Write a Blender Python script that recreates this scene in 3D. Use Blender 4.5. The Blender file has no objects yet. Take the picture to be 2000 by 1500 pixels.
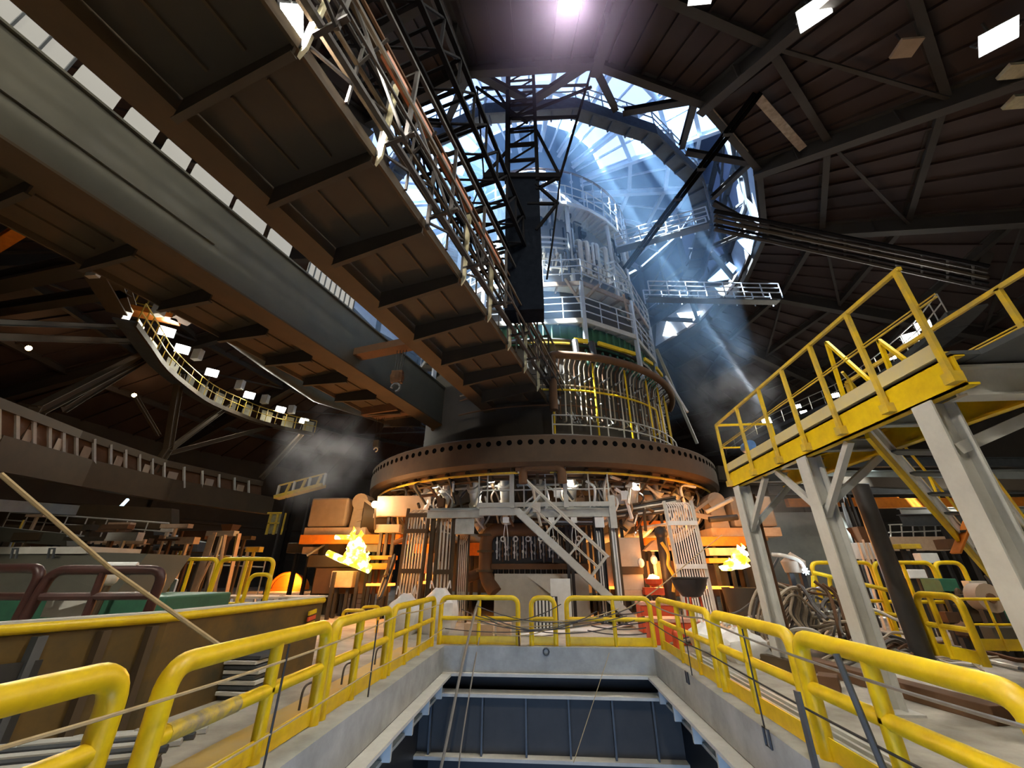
import bpy, bmesh, math, random
from mathutils import Vector as V, Matrix
random.seed(7)
SC = bpy.context.scene
COL = SC.collection
R_ = math.radians
# ------------------------------------------------------------------ camera
FPX, PITCH, YAW, EYE = 770.0, R_(25.36), R_(4.4), V((0, 0, 1.7))
cam = bpy.data.cameras.new('camera')
cam.sensor_fit = 'HORIZONTAL'; cam.sensor_width = 36.0; cam.lens = 36.0 * FPX / 2000.0
cam.clip_start = 0.05; cam.clip_end = 400
camo = bpy.data.objects.new('camera', cam); COL.objects.link(camo)
camo.location = EYE; camo.rotation_euler = (R_(90) + PITCH, 0, YAW)
SC.camera = camo
# ------------------------------------------------------------------ sky, sun, exposure
W = bpy.data.worlds.new('sky'); SC.world = W; W.use_nodes = True
bg = W.node_tree.nodes['Background']
bg.inputs[0].default_value = (0.36, 0.58, 1.0, 1); bg.inputs[1].default_value = 2.3
sun = bpy.data.lights.new('sun', 'SUN'); sun.energy = 85; sun.angle = R_(0.6); sun.color = (0.72, 0.86, 1.0)
suno = bpy.data.objects.new('sun', sun); COL.objects.link(suno)
suno.rotation_euler = V((0.47, 0.20, -1)).to_track_quat('-Z', 'Y').to_euler()
SC.view_settings.view_transform = 'Standard'; SC.view_settings.look = 'None'
SC.view_settings.gamma = 1.0; SC.view_settings.use_curve_mapping = False
SC.view_settings.exposure = 0.68
cy = SC.cycles
cy.use_denoising = True
cy.max_bounces = 6; cy.diffuse_bounces = 3; cy.glossy_bounces = 3; cy.transmission_bounces = 4
cy.volume_bounces = 1; cy.transparent_max_bounces = 8; cy.sample_clamp_indirect = 6
cy.volume_step_rate = 2.0; cy.volume_max_steps = 128
# ------------------------------------------------------------------ helpers
FH = V((-math.sin(YAW), math.cos(YAW), 0)); RT = V((math.cos(YAW), math.sin(YAW), 0))
FWD = FH * math.cos(PITCH) + V((0, 0, 1)) * math.sin(PITCH)
UPV = -FH * math.sin(PITCH) + V((0, 0, 1)) * math.cos(PITCH)
CF = V((-0.2, 25, 0))                       # furnace axis
def ray(x, y): return FWD + RT * ((x - 1000) / FPX) + UPV * ((750 - y) / FPX)
def onz(x, y, z): d = ray(x, y); return EYE + d * ((z - EYE.z) / d.z)
def onx(x, y, X): d = ray(x, y); return EYE + d * ((X - EYE.x) / d.x)
def ony(x, y, Y): d = ray(x, y); return EYE + d * ((Y - EYE.y) / d.y)
def pol(az, r, z=0):                        # azimuth round the furnace, 0 = towards the camera, + = right
    a = R_(az); return V((CF.x + r * math.sin(a), CF.y - r * math.cos(a), z))

def tag(o, label=None, cat=None, group=None, kind=None):
    if label: o['label'] = label
    if cat: o['category'] = cat
    if group: o['group'] = group
    if kind: o['kind'] = kind
    return o
def thing(name, label, cat, loc=(0, 0, 0), group=None, rz=0):
    o = bpy.data.objects.new(name, None); COL.objects.link(o)
    o.empty_display_size = .2
    o.location = loc; o.rotation_euler = (0, 0, rz)
    return tag(o, label, cat, group)
def origin(o):
    p = V((0, 0, 0))
    while o: p = p + V(o.location); o = o.parent
    return p

class MB:
    def __init__(s): s.v = []; s.f = []
    def add(s, vs, fs):
        n = len(s.v); s.v += [V(p) for p in vs]; s.f += [tuple(i + n for i in f) for f in fs]; return s
    def box(s, x0, x1, y0, y1, z0, z1):
        return s.add([(x0, y0, z0), (x1, y0, z0), (x1, y1, z0), (x0, y1, z0), (x0, y0, z1), (x1, y0, z1), (x1, y1, z1), (x0, y1, z1)],
                     [(3, 2, 1, 0), (4, 5, 6, 7), (0, 1, 5, 4), (1, 2, 6, 5), (2, 3, 7, 6), (3, 0, 4, 7)])
    def frame(s, p0, p1, up):
        d = (V(p1) - V(p0)); d.normalize(); u = V(up)
        sd = d.cross(u)
        if sd.length < 1e-4: sd = d.cross(V((0, 1, 0)))
        if sd.length < 1e-4: sd = d.cross(V((1, 0, 0)))
        sd.normalize(); u = sd.cross(d); u.normalize(); return d, sd, u
    def bar(s, p0, p1, w, h=None, up=(0, 0, 1), ow=0, oh=0):
        h = w if h is None else h; p0 = V(p0); p1 = V(p1); d, sd, u = s.frame(p0, p1, up)
        c = [sd * (ow + a * w / 2) + u * (oh + b * h / 2) for a, b in ((-1, -1), (1, -1), (1, 1), (-1, 1))]
        return s.add([p0 + q for q in c] + [p1 + q for q in c], [(0, 1, 2, 3), (7, 6, 5, 4), (0, 4, 5, 1), (1, 5, 6, 2), (2, 6, 7, 3), (3, 7, 4, 0)])
    def ibeam(s, p0, p1, w, h, t=None, up=(0, 0, 1)):
        t = t or max(.02, h * .07)
        s.bar(p0, p1, w, t, up, 0, h / 2 - t / 2); s.bar(p0, p1, w, t, up, 0, -h / 2 + t / 2)
        return s.bar(p0, p1, t, h - 2 * t, up)
    def channel(s, p0, p1, w, h, t, side=1, up=(0, 0, 1)):
        s.bar(p0, p1, w, t, up, side * w / 2, h / 2 - t / 2); s.bar(p0, p1, w, t, up, side * w / 2, -h / 2 + t / 2)
        return s.bar(p0, p1, t, h, up, side * t / 2, 0)
    def tube(s, pts, r, n=8, closed=False, cap=True, r1=None):
        pts = [V(p) for p in pts]; m = len(pts); rings = []; pu = None
        for i, p in enumerate(pts):
            if closed: d = pts[(i + 1) % m] - pts[i - 1]
            elif i == 0: d = pts[1] - p
            elif i == m - 1: d = p - pts[i - 1]
            else: d = (pts[i + 1] - p).normalized() + (p - pts[i - 1]).normalized()
            if d.length < 1e-9: d = V((0, 0, 1))
            d.normalize()
            if pu is None:
                u = V((0, 0, 1)) if abs(d.z) < .9 else V((0, 1, 0))
            else: u = pu
            u = u - d * u.dot(d)
            if u.length < 1e-5: u = d.orthogonal()
            u.normalize(); pu = u; w = d.cross(u)
            rr = r if r1 is None else r + (r1 - r) * i / (m - 1)
            rings.append([p + (u * math.cos(6.28318 * k / n) + w * math.sin(6.28318 * k / n)) * rr for k in range(n)])
        vs = [q for g in rings for q in g]; fs = []
        for i in range(m if closed else m - 1):
            a = i * n; b = ((i + 1) % m) * n
            for k in range(n): k2 = (k + 1) % n; fs.append((a + k, b + k, b + k2, a + k2))
        if cap and not closed:
            fs.append(tuple(range(n))); fs.append(tuple(reversed(range((m - 1) * n, m * n))))
        return s.add(vs, fs)
    def lathe(s, prof, c=CF, a0=0, a1=360, n=48, flat=False):
        """profile of (radius, z) swept round a vertical axis through c; azimuth as pol()"""
        full = abs(a1 - a0) >= 359.9; k = n if full else n + 1; vs = []
        for i in range(k):
            a = R_(a0 + (a1 - a0) * i / n)
            for r, z in prof: vs.append((c[0] + r * math.sin(a), c[1] - r * math.cos(a), z + (c[2] if len(c) > 2 else 0)))
        m = len(prof); fs = []
        for i in range(n):
            A = i * m; B = ((i + 1) % k) * m
            for j in range(m - 1): fs.append((A + j, B + j, B + j + 1, A + j + 1))
        return s.add(vs, fs)
    def ringbox(s, r0, r1, z0, z1, a0=0, a1=360, n=48, c=CF):
        return s.lathe([(r0, z0), (r1, z0), (r1, z1), (r0, z1), (r0, z0)], c, a0, a1, n)
    def prism(s, poly, z0, z1):
        n = len(poly); vs = [(p[0], p[1], z0) for p in poly] + [(p[0], p[1], z1) for p in poly]
        fs = [tuple(reversed(range(n))), tuple(range(n, 2 * n))] + [(i, (i + 1) % n, n + (i + 1) % n, n + i) for i in range(n)]
        return s.add(vs, fs)
    def extrude(s, poly, d):
        n = len(poly); d = V(d); P = [V(p) for p in poly]
        fs = [tuple(reversed(range(n))), tuple(range(n, 2 * n))] + [(i, (i + 1) % n, n + (i + 1) % n, n + i) for i in range(n)]
        return s.add(P + [p + d for p in P], fs)
    def ball(s, c, r, n=10, m=7, sz=1.0, jit=0):
        c = V(c); vs = []; fs = []
        for j in range(m + 1):
            t = math.pi * j / m
            for i in range(n):
                a = 6.28318 * i / n; k = r * (1 + random.uniform(-jit, jit))
                vs.append(c + V((k * math.sin(t) * math.cos(a), k * math.sin(t) * math.sin(a), k * sz * math.cos(t))))
        for j in range(m):
            for i in range(n): fs.append((j * n + i, (j + 1) * n + i, (j + 1) * n + (i + 1) % n, j * n + (i + 1) % n))
        return s.add(vs, fs)
    def build(s, name, mat, parent=None, smooth=False, bevel=0, label=None):
        o0 = origin(parent) if parent else V((0, 0, 0))
        me = bpy.data.meshes.new(name)
        me.from_pydata([tuple(p - o0) for p in s.v], [], s.f); me.validate()
        bm = bmesh.new(); bm.from_mesh(me); bmesh.ops.recalc_face_normals(bm, faces=bm.faces); bm.to_mesh(me); bm.free()
        me.materials.append(mat)
        if smooth:
            for p in me.polygons: p.use_smooth = True
            try: me.set_sharp_from_angle(angle=R_(40))
            except Exception: pass
        o = bpy.data.objects.new(name, me); COL.objects.link(o)
        if parent: o.parent = parent
        if bevel:
            b = o.modifiers.new('bevel', 'BEVEL'); b.width = bevel; b.segments = 2; b.limit_method = 'ANGLE'
        if label: o['label'] = label
        return o

def fillet(pts, rad, n=5, closed=False):
    """round the corners of a polyline"""
    pts = [V(p) for p in pts]; out = []; m = len(pts)
    for i, p in enumerate(pts):
        if not closed and i in (0, m - 1): out.append(p); continue
        a = pts[i - 1]; b = pts[(i + 1) % m]
        da = (a - p); db = (b - p); r = min(rad, da.length * .49, db.length * .49)
        A = p + da.normalized() * r; B = p + db.normalized() * r
        for k in range(n + 1):
            t = k / n; out.append(A * (1 - t) ** 2 + p * 2 * t * (1 - t) + B * t * t)
    return out
def sag(p0, p1, s, n=10):
    p0 = V(p0); p1 = V(p1)
    return [p0.lerp(p1, t / n) - V((0, 0, 4 * s * (t / n) * (1 - t / n))) for t in range(n + 1)]
def spline(P, n=6):
    P = [V(p) for p in P]; Q = [P[0] * 2 - P[1]] + P + [P[-1] * 2 - P[-2]]; out = []
    for i in range(1, len(Q) - 2):
        a, b, c, d = Q[i - 1:i + 3]
        for k in range(n):
            t = k / n
            out.append(.5 * ((2 * b) + (c - a) * t + (2 * a - 5 * b + 4 * c - d) * t * t + (3 * b - a - 3 * c + d) * t ** 3))
    return out + [P[-1]]
def kids(o): return [c for c in bpy.data.objects if c.parent == o]
def copy_tree(o, parent=None):
    ch = kids(o); c = o.copy(); COL.objects.link(c)
    if parent: c.parent = parent
    for k in ch: copy_tree(k, c)
    return c
def structure(o): o['kind'] = 'structure'; return o
# ------------------------------------------------------------------ materials
MATS = {}
def mat(name, col, rough=.6, metal=0.0, col2=None, scale=4.0, amount=.5, bump=.0, spec=.4, stretch=None):
    m = bpy.data.materials.new(name); m.use_nodes = True; nt = m.node_tree; N = nt.nodes; L = nt.links
    b = N['Principled BSDF']; b.inputs['Roughness'].default_value = rough; b.inputs['Metallic'].default_value = metal
    b.inputs['Specular IOR Level'].default_value = spec
    col2 = col2 or tuple(c * .55 for c in col)
    tc = N.new('ShaderNodeTexCoord'); mp = N.new('ShaderNodeMapping'); L.new(tc.outputs['Object'], mp.inputs[0])
    if stretch: mp.inputs['Scale'].default_value = stretch
    nz = N.new('ShaderNodeTexNoise'); nz.inputs['Scale'].default_value = scale; nz.inputs['Detail'].default_value = 5; nz.inputs['Roughness'].default_value = .65
    L.new(mp.outputs[0], nz.inputs['Vector'])
    rp = N.new('ShaderNodeValToRGB'); rp.color_ramp.elements[0].position = .5 - amount * .25; rp.color_ramp.elements[1].position = .5 + amount * .35
    rp.color_ramp.elements[0].color = (*col, 1); rp.color_ramp.elements[1].color = (*col2, 1)
    L.new(nz.outputs[0], rp.inputs[0]); L.new(rp.outputs[0], b.inputs['Base Color'])
    if bump:
        bp = N.new('ShaderNodeBump'); bp.inputs['Strength'].default_value = bump; bp.inputs['Distance'].default_value = .02
        L.new(nz.outputs[0], bp.inputs['Height']); L.new(bp.outputs[0], b.inputs['Normal'])
    MATS[name] = m; return m
def emis(name, col, strength):
    m = bpy.data.materials.new(name); m.use_nodes = True; b = m.node_tree.nodes['Principled BSDF']
    b.inputs['Base Color'].default_value = (*col, 1); b.inputs['Emission Color'].default_value = (*col, 1); b.inputs['Emission Strength'].default_value = strength
    MATS[name] = m; return m
YEL = mat('yellow_paint', (.86, .60, .006), .38, 0, (.56, .34, .012), 3.5, 1.0, .15)
YEL2 = mat('worn_yellow_paint', (.72, .47, .012), .5, 0, (.36, .27, .09), 5, .8, .2)
ORG = mat('orange_paint', (.78, .25, .02), .5, 0, (.5, .14, .02), 4, .9)
GREY = mat('grey_paint', (.36, .38, .36), .55, 0, (.25, .27, .26), 2, 1)
LGREY = mat('light_grey_paint', (.55, .54, .49), .5, 0, (.40, .39, .35), 3, 1)
DGREY = mat('dark_grey_steel', (.10, .11, .12), .5, .2, (.055, .06, .065), 3, 1)
STEEL = mat('bare_steel', (.45, .45, .45), .38, .8, (.25, .24, .22), 4, 1)
PIPE = mat('pale_pipe', (.70, .66, .58), .4, .2, (.48, .42, .34), 4, 1)
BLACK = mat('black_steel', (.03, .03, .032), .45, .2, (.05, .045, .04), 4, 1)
MATTE = mat('matte_black_steel', (.014, .014, .016), .95, 0, (.009, .009, .011), 4, 1, spec=.03)
CONC = mat('dusty_concrete', (.44, .42, .37), .9, 0, (.27, .255, .22), 1.4, 1.2, .4)
CURB = mat('grey_curb', (.44, .44, .41), .85, 0, (.22, .22, .20), 1.6, .9, .5)
FLOOR = mat('casthouse_floor', (.50, .46, .38), .85, 0, (.17, .145, .11), .9, .8, .4)
DUST = mat('pale_dust', (.62, .60, .54), .95, 0, (.45, .43, .38), 3, 1, .3)
RUST = mat('rusty_steel', (.15, .072, .032), .8, .1, (.08, .045, .025), 2.5, 1.2, .3)
BROWN = mat('brown_steel', (.085, .054, .026), .75, 0, (.05, .034, .018), 1.2, 1.2, .1)
BROWND = mat('dark_brown_steel', (.055, .042, .028), .7, 0, (.035, .028, .02), 1.2, 1.2, .1)
ROOF = mat('roof_sheet', (.055, .036, .034), .8, 0, (.035, .025, .026), .5, 1.2)
WALL = mat('wall_sheet', (.07, .06, .05), .85, 0, (.035, .033, .03), .4, 1.2)
BEAM = mat('roof_steel', (.055, .048, .045), .7, .1, (.035, .032, .03), .8, 1.2)
GREEN = mat('green_paint', (.04, .16, .09), .5, 0, (.03, .09, .06), 3, 1)
GGREY = mat('grey_green_paint', (.098, .092, .068), .6, 0, (.058, .058, .046), 1, 1.2, .1)
WHITE = mat('white_paint', (.82, .82, .80), .5, 0, (.62, .62, .60), 3, 1)
BLUEW = mat('pale_blue_steel', (.55, .62, .72), .5, .1, (.38, .44, .54), 2, 1)
BAG = mat('white_woven_bag', (.80, .78, .74), .8, 0, (.62, .60, .56), 6, 1, .3)
RUBBER = mat('dark_hose', (.055, .05, .045), .6, 0, (.12, .10, .08), 6, 1)
TANH = mat('tan_hose', (.42, .34, .24), .6, .1, (.22, .17, .12), 5, 1)
ROPE = mat('tan_rope', (.50, .38, .20), .9, 0, (.33, .24, .12), 12, 1, .3)
REDP = mat('red_paint', (.75, .10, .03), .5, 0, (.5, .07, .03), 4, 1)
BRICK = mat('fire_brick', (.60, .44, .30), .9, 0, (.45, .30, .2), 5, 1, .3)
LAMPW = emis('lamp_glass', (1.0, .96, .86), 40)
LAMPO = emis('amber_lamp_glass', (1.0, .55, .22), 40)
SKYL = bpy.data.materials.new('translucent_sheet'); SKYL.use_nodes = True
_n = SKYL.node_tree.nodes; _l = SKYL.node_tree.links; _n.remove(_n['Principled BSDF'])
_t = _n.new('ShaderNodeBsdfTranslucent'); _t.inputs[0].default_value = (.040, .048, .075, 1)
_d = _n.new('ShaderNodeBsdfDiffuse'); _d.inputs[0].default_value = (.25, .28, .34, 1)
_m = _n.new('ShaderNodeMixShader'); _m.inputs[0].default_value = .35
_l.new(_t.outputs[0], _m.inputs[1]); _l.new(_d.outputs[0], _m.inputs[2]); _l.new(_m.outputs[0], _n['Material Output'].inputs[0])

def spot(loc, aim, power, col=(1, .93, .80), size=R_(120), rad=.25, parent=None):
    l = bpy.data.lights.new('flood_beam', 'SPOT'); l.energy = power; l.color = col; l.spot_size = size; l.spot_blend = .6; l.shadow_soft_size = rad
    o = bpy.data.objects.new('flood_beam', l); COL.objects.link(o); o.location = loc
    o.rotation_euler = (V(aim) - V(loc)).to_track_quat('-Z', 'Y').to_euler(); return o
def glow(loc, power, col=(1, .5, .15), rad=.3):
    l = bpy.data.lights.new('fire_glow', 'POINT'); l.energy = power; l.color = col; l.shadow_soft_size = rad
    o = bpy.data.objects.new('fire_glow', l); COL.objects.link(o); o.location = loc; return o
def flood_lamp(loc, aim, label, group=None, s=.6, m=None, power=0, col=(1, .93, .80), hang=None, size=R_(130)):
    """flat floodlight: housing, glass, yoke; its own beam goes with it"""
    loc = V(loc); t = thing('flood_light', label, 'lamp', loc, group)
    d = (V(aim) - loc).normalized(); b = MB(); q = d.cross(V((0, 0, 1)))
    if q.length < .05: q = V((1, 0, 0))
    q.normalize(); u = q.cross(d)
    h = s / 2
    def rect(k, off): return [loc + q * (a * h * k) + u * (c * h * .75 * k) + d * off for a, c in ((-1, -1), (1, -1), (1, 1), (-1, 1))]
    A = rect(.75, -s * .32); B = rect(1, 0)
    b.add(A + B, [(0, 1, 2, 3), (0, 4, 5, 1), (1, 5, 6, 2), (2, 6, 7, 3), (3, 7, 4, 0)])
    b.build('housing', DGREY, t)
    g = MB(); g.extrude(rect(.93, -.01), d * .02); g.build('lamp_glass', m or LAMPW, t)
    y = MB(); y.tube(fillet([loc + q * (h * 1.06) , loc + q * (h * 1.06) - d * s * .5, loc - q * (h * 1.06) - d * s * .5, loc - q * (h * 1.06)], .05), s * .035, 6)
    if hang: y.tube([loc - d * s * .5, V(hang)], s * .05, 6)
    y.build('yoke', DGREY, t)
    if power: spot(loc + d * .06, V(aim), power, col, size, s * .3)
    return t
# ================================================================== SETTING
def oncyl(x, y, R, far=False, c=CF):
    d = ray(x, y); ox = EYE.x - c.x; oy = EYE.y - c.y
    a = d.x ** 2 + d.y ** 2; b = 2 * (d.x * ox + d.y * oy); k = ox * ox + oy * oy - R * R
    D = max(0, b * b - 4 * a * k); t = (-b + (1 if far else -1) * math.sqrt(D)) / (2 * a); return EYE + d * t
NS = 18
AZ = [11 + 20 * k for k in range(-9, 9)]
RO, ZO, RW, ZW = 15.7, 21.75, 42.0, 14.0
def zroof(r): return ZO + (r - RO) * (ZW - ZO) / (RW - RO)
PX0, PX1, PY0, PY1 = -2.55, 2.5, 1.5, 11.4
# floor: slab with the pit cut out of it
b = MB()
b.box(-45, PX0 - .32, -20, 70, -.5, 0); b.box(PX1 + .32, 45, -20, 70, -.5, 0)
b.box(PX0 - .32, PX1 + .32, PY1 + .32, 70, -.5, 0); b.box(PX0 - .32, PX1 + .32, -20, PY0, -.5, 0)
structure(b.build('floor', FLOOR))
b = MB()   # kerb beams lining the pit
b.box(PX0 - .32, PX0, PY0, PY1 + .32, -.5, .03); structure(b.build('trim_1', CURB))
b = MB(); b.box(PX1, PX1 + .32, PY0, PY1 + .32, -.5, .03); structure(b.build('trim_2', CURB))
b = MB(); b.box(PX0, PX1, PY1, PY1 + .32, -.5, .03); structure(b.build('trim_3', CURB))
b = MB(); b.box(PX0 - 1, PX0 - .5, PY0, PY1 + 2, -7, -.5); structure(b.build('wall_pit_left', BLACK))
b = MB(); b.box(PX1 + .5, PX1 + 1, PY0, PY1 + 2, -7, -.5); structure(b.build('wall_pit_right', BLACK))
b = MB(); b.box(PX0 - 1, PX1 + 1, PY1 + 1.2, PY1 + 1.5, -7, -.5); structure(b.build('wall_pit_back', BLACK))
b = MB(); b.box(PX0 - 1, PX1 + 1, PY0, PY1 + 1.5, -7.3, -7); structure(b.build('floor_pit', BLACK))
# roof: 18-sided cone with standing battens, open in the middle
b = MB()
b.lathe([(RO, ZO), (RW, ZW), (RW, ZW + .3), (RO, ZO + .3), (RO, ZO)], CF, 11, 371, NS)
def facet(az, r):     # point on the polygon of circumradius r at azimuth az
    k = math.floor((az - 11) / 20); mid = 21 + 20 * k
    return r * math.cos(R_(10)) / math.cos(R_(az - mid))
for i in range(120):
    az = i * 3 + 1.5
    r0, r1 = facet(az, RO), facet(az, RW)
    b.bar(pol(az, r0, ZO - .07), pol(az, r1, ZW - .07), .10, .14)
structure(b.build('ceiling', ROOF))
# outer wall in four quarters
for nm, a0 in (('front', -49), ('right', 51), ('back', 131), ('left', 231)):
    a1 = {'front': 51, 'right': 131, 'back': 231, 'left': 311}[nm]; n = round((a1 - a0) / 20)
    b = MB(); b.lathe([(RW, -.5), (RW + .3, -.5), (RW + .3, ZW + .3), (RW, ZW + .3), (RW, -.5)], CF, a0, a1, n)
    for k in range(n + 1): b.bar(pol(a0 + 20 * k, RW - .3, 0), pol(a0 + 20 * k, RW - .3, ZW - .5), .5, .6, up=pol(a0 + 20 * k, 1) - CF)
    for z in (3, 6.5, 10):
        for k in range(n): b.bar(pol(a0 + 20 * k, RW - .15, z), pol(a0 + 20 * (k + 1), RW - .15, z), .25, .3)
    structure(b.build('wall_' + nm, WALL))
# roof steel: rafters and ring purlins
for k, az in enumerate(AZ):
    b = MB(); b.ibeam(pol(az, RO - .1, ZO - .6), pol(az, RW - .4, ZW - .7), .42, 1.0, .06)
    for r in (17.5, 21, 24.5, 28, 32, 36): b.bar(pol(az, r, zroof(r) - .15), pol(az, r, zroof(r) - 1.1), .42, .06)
    structure(b.build('trim_%d' % (k + 4), BEAM))
for k, r in enumerate((15.75, 18.6, 22.3, 26.6, 31, 36)):
    b = MB()
    for az in AZ:
        h = .8 if k == 0 else .5
        b.ibeam(pol(az, r, zroof(r) - h * .5), pol(az + 20, r, zroof(r) - h * .5), .3, h, .04)
    structure(b.build('trim_%d' % (k + 22), BEAM))
# diagonal wind bracing under every other roof bay
b = MB()
for az in AZ:
    for r0, r1 in ((18.6, 22.3), (26.6, 31)):
        b.bar(pol(az, r0, zroof(r0) - .55), pol(az + 20, r1, zroof(r1) - .55), .14, .14)
structure(b.build('trim_28', BEAM))
# self-lit panes stand in for glimpses of sky, low beyond the opening
PANE = emis('sky_glow_pane', (.42, .66, 1.0), 1.5); PANE2 = emis('white_sky_glow_pane', (.85, .93, 1.0), 3)
for k, (P, m) in enumerate((([(1382, 548), (1424, 512), (1440, 524), (1402, 568)], PANE), ([(1443, 530), (1401, 570), (1413, 580)], PANE2), ([(1322, 612), (1372, 608), (1342, 640)], PANE2), ([(1302, 626), (1322, 655), (1294, 656)], PANE2), ([(1440, 470), (1474, 460), (1466, 498)], PANE))):
    Q = [oncyl(x, y, RO - .45, True) for x, y in P]; b = MB(); b.extrude(Q, (Q[0] - CF).normalized() * .05); structure(b.build('window_%d' % (k + 5), m))
# the drum that rises over the roof opening
ZD = 32.5
b = MB(); b.lathe([(RO, ZO + .3), (RO, ZO + 2.6), (RO + .2, ZO + 2.6), (RO + .2, ZO + .3), (RO, ZO + .3)], CF, 11, 371, NS); structure(b.build('wall_drum', BLUEW))
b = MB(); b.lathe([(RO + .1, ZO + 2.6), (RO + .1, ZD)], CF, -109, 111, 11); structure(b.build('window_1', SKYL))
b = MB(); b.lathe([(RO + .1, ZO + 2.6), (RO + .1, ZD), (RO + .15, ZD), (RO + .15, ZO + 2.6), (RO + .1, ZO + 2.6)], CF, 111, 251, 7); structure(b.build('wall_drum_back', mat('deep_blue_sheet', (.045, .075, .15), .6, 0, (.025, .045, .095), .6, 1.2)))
b = MB()
for az in AZ:
    b.bar(pol(az, RO - .1, ZO), pol(az, RO - .1, ZD), .4, .4, up=pol(az, 1) - CF)
    for z in (24.6, 28.2, 31.8): b.bar(pol(az, RO - .05, z), pol(az + 20, RO - .05, z), .35, .4)
    b.bar(pol(az, RO - .05, 24.6), pol(az + 20, RO - .05, 28.2), .16); 
    b.bar(pol(az + 20, RO - .05, 28.2), pol(az, RO - .05, 31.8), .16)
    b.bar(pol(az + 10, facet(az + 10, RO) - .05, 24.6), pol(az + 10, facet(az + 10, RO) - .05, 31.8), .14)
structure(b.build('trim_29', DGREY))
# drum top: translucent sheets between rings of open sky
b = MB()
dk = MB()
for r0, r1 in ((2.6, 6.3), (6.5, 9.3), (9.6, 11.8), (12.2, 15.7)):
    for k, az in enumerate(AZ):
        c = math.cos(R_(az + 10)); m = (az + 10 + 180) % 360 - 180
        if r0 > 9 and r0 < 12 and -120 < m < -5:                   # gaps between sheets set to shape the sun shafts
            for h in (0, 1, 2):
                if (k * 3 + h) % 4 != 0: b.add([pol(az + h * 6.67, facet(az + h * 6.67, r0), ZD), pol(az + h * 6.67, facet(az + h * 6.67, r1), ZD), pol(az + h * 6.67 + 6.6, facet(az + h * 6.67 + 6.6, r1), ZD), pol(az + h * 6.67 + 6.6, facet(az + h * 6.67 + 6.6, r0), ZD)], [(0, 1, 2, 3)])
            continue
        if r0 == 6.5 and m in (21,): continue
        if r0 == 12.2 and m in (-79, 61, -39): continue
        if r0 == 9.6 and m in (61,): continue
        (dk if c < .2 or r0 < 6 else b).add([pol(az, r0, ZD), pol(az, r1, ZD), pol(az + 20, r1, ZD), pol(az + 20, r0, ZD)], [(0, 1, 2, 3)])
for r0, r1 in ((6.3, 6.5), (9.3, 9.6), (11.8, 12.2)):
    for k, az in enumerate(AZ):
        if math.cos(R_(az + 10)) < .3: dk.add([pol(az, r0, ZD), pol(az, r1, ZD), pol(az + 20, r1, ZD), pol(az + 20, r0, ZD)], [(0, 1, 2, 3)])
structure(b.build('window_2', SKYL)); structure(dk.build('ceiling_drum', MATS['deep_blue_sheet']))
b = MB()
for az in AZ:
    b.ibeam(pol(az, 4.5, ZD - .35), pol(az, RO, ZD - .35), .3, .6, .05)
    b.bar(pol(az + 10, facet(az + 10, 4.5), ZD - .1), pol(az + 10, facet(az + 10, RO), ZD - .1), .12, .16)
    for r in (8.75, 11.9, 14): b.bar(pol(az, r, ZD - .2), pol(az + 20, r, ZD - .2), .3, .35)
structure(b.build('trim_30', BLUEW))
# raking struts from the roof ring to the gallery inside the drum
for az in AZ[4:16]:
    for s in (-9, 9):
        b = MB(); b.ibeam(pol(az, RO - .2, ZO + .1), pol(az + s, 13.25, 23.0), .3, .3); b.build('trim_32', BEAM)
b = MB()
for o in list(bpy.data.objects):
    if o.name.startswith('trim_32'): structure(o)
# ------------------------------------------------------------------ plate girders and ledges inside the pit
t = thing('plate_girder', 'dark stiffened plate girder spanning the pit below the far kerb', 'girder', (-.1, PY1 + .1, -1.5))
b = MB(); b.box(-3.2, 2.9, PY1 + .05, PY1 + .1, -2.0, -.9); b.build('web_plate', mat('blue_grey_plate', (.07, .066, .06), .6, .1, (.04, .038, .036), 1.6, 1.2), t)
b = MB(); b.box(-3.2, 2.9, PY1 - .17, PY1 + .27, -.94, -.88); b.build('flange', DUST, t)
b = MB(); b.box(-3.2, 2.9, PY1 - .2, PY1 + .3, -2.06, -2.0); b.build('flange', DUST, t)
for x in (-2.75, -1.55, -.55, .42, 1.4, 2.3): b = MB(); b.box(x - .02, x + .02, PY1 - .12, PY1 + .06, -2.0, -.94); b.build('stiffener', DGREY, t)
b = MB(); b.box(PX0, PX1, PY1 - .1, PY1 + .3, -.56, -.5); tag(b.build('steel_ledge', DUST), 'dust covered steel ledge under the far concrete kerb', 'ledge')
for nm, x0, sg in (('left', PX0, 1), ('right', PX1, -1)):
    t = thing('rail_ledge', 'dusty steel ledge with short brackets along the %s pit wall' % nm, 'ledge', (x0, 6, -.6))
    b = MB(); b.bar((x0 + sg * .11, PY0, -.54), (x0 + sg * .11, PY1 - .1, -.54), .24, .05); b.build('flange', DUST, t)
    b = MB(); b.bar((x0 + sg * .03, PY0, -.82), (x0 + sg * .03, PY1 - .1, -.82), .1, .05); b.build('lower_rail', GREY, t)
    y = 3.2
    while y < PY1 - .3:
        b = MB(); b.box(min(x0, x0 + sg * .2), max(x0, x0 + sg * .2), y - .03, y + .03, -.82, -.56); b.build('bracket', LGREY, t); y += 1.05
b = MB(); b.box(PX0 - .2, PX1 + .2, PY1 + .6, PY1 + .7, -.9, -.5); tag(b.build('rear_plate', BLACK), 'black recessed plate between the far kerb and the pit girder', 'plate')
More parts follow.
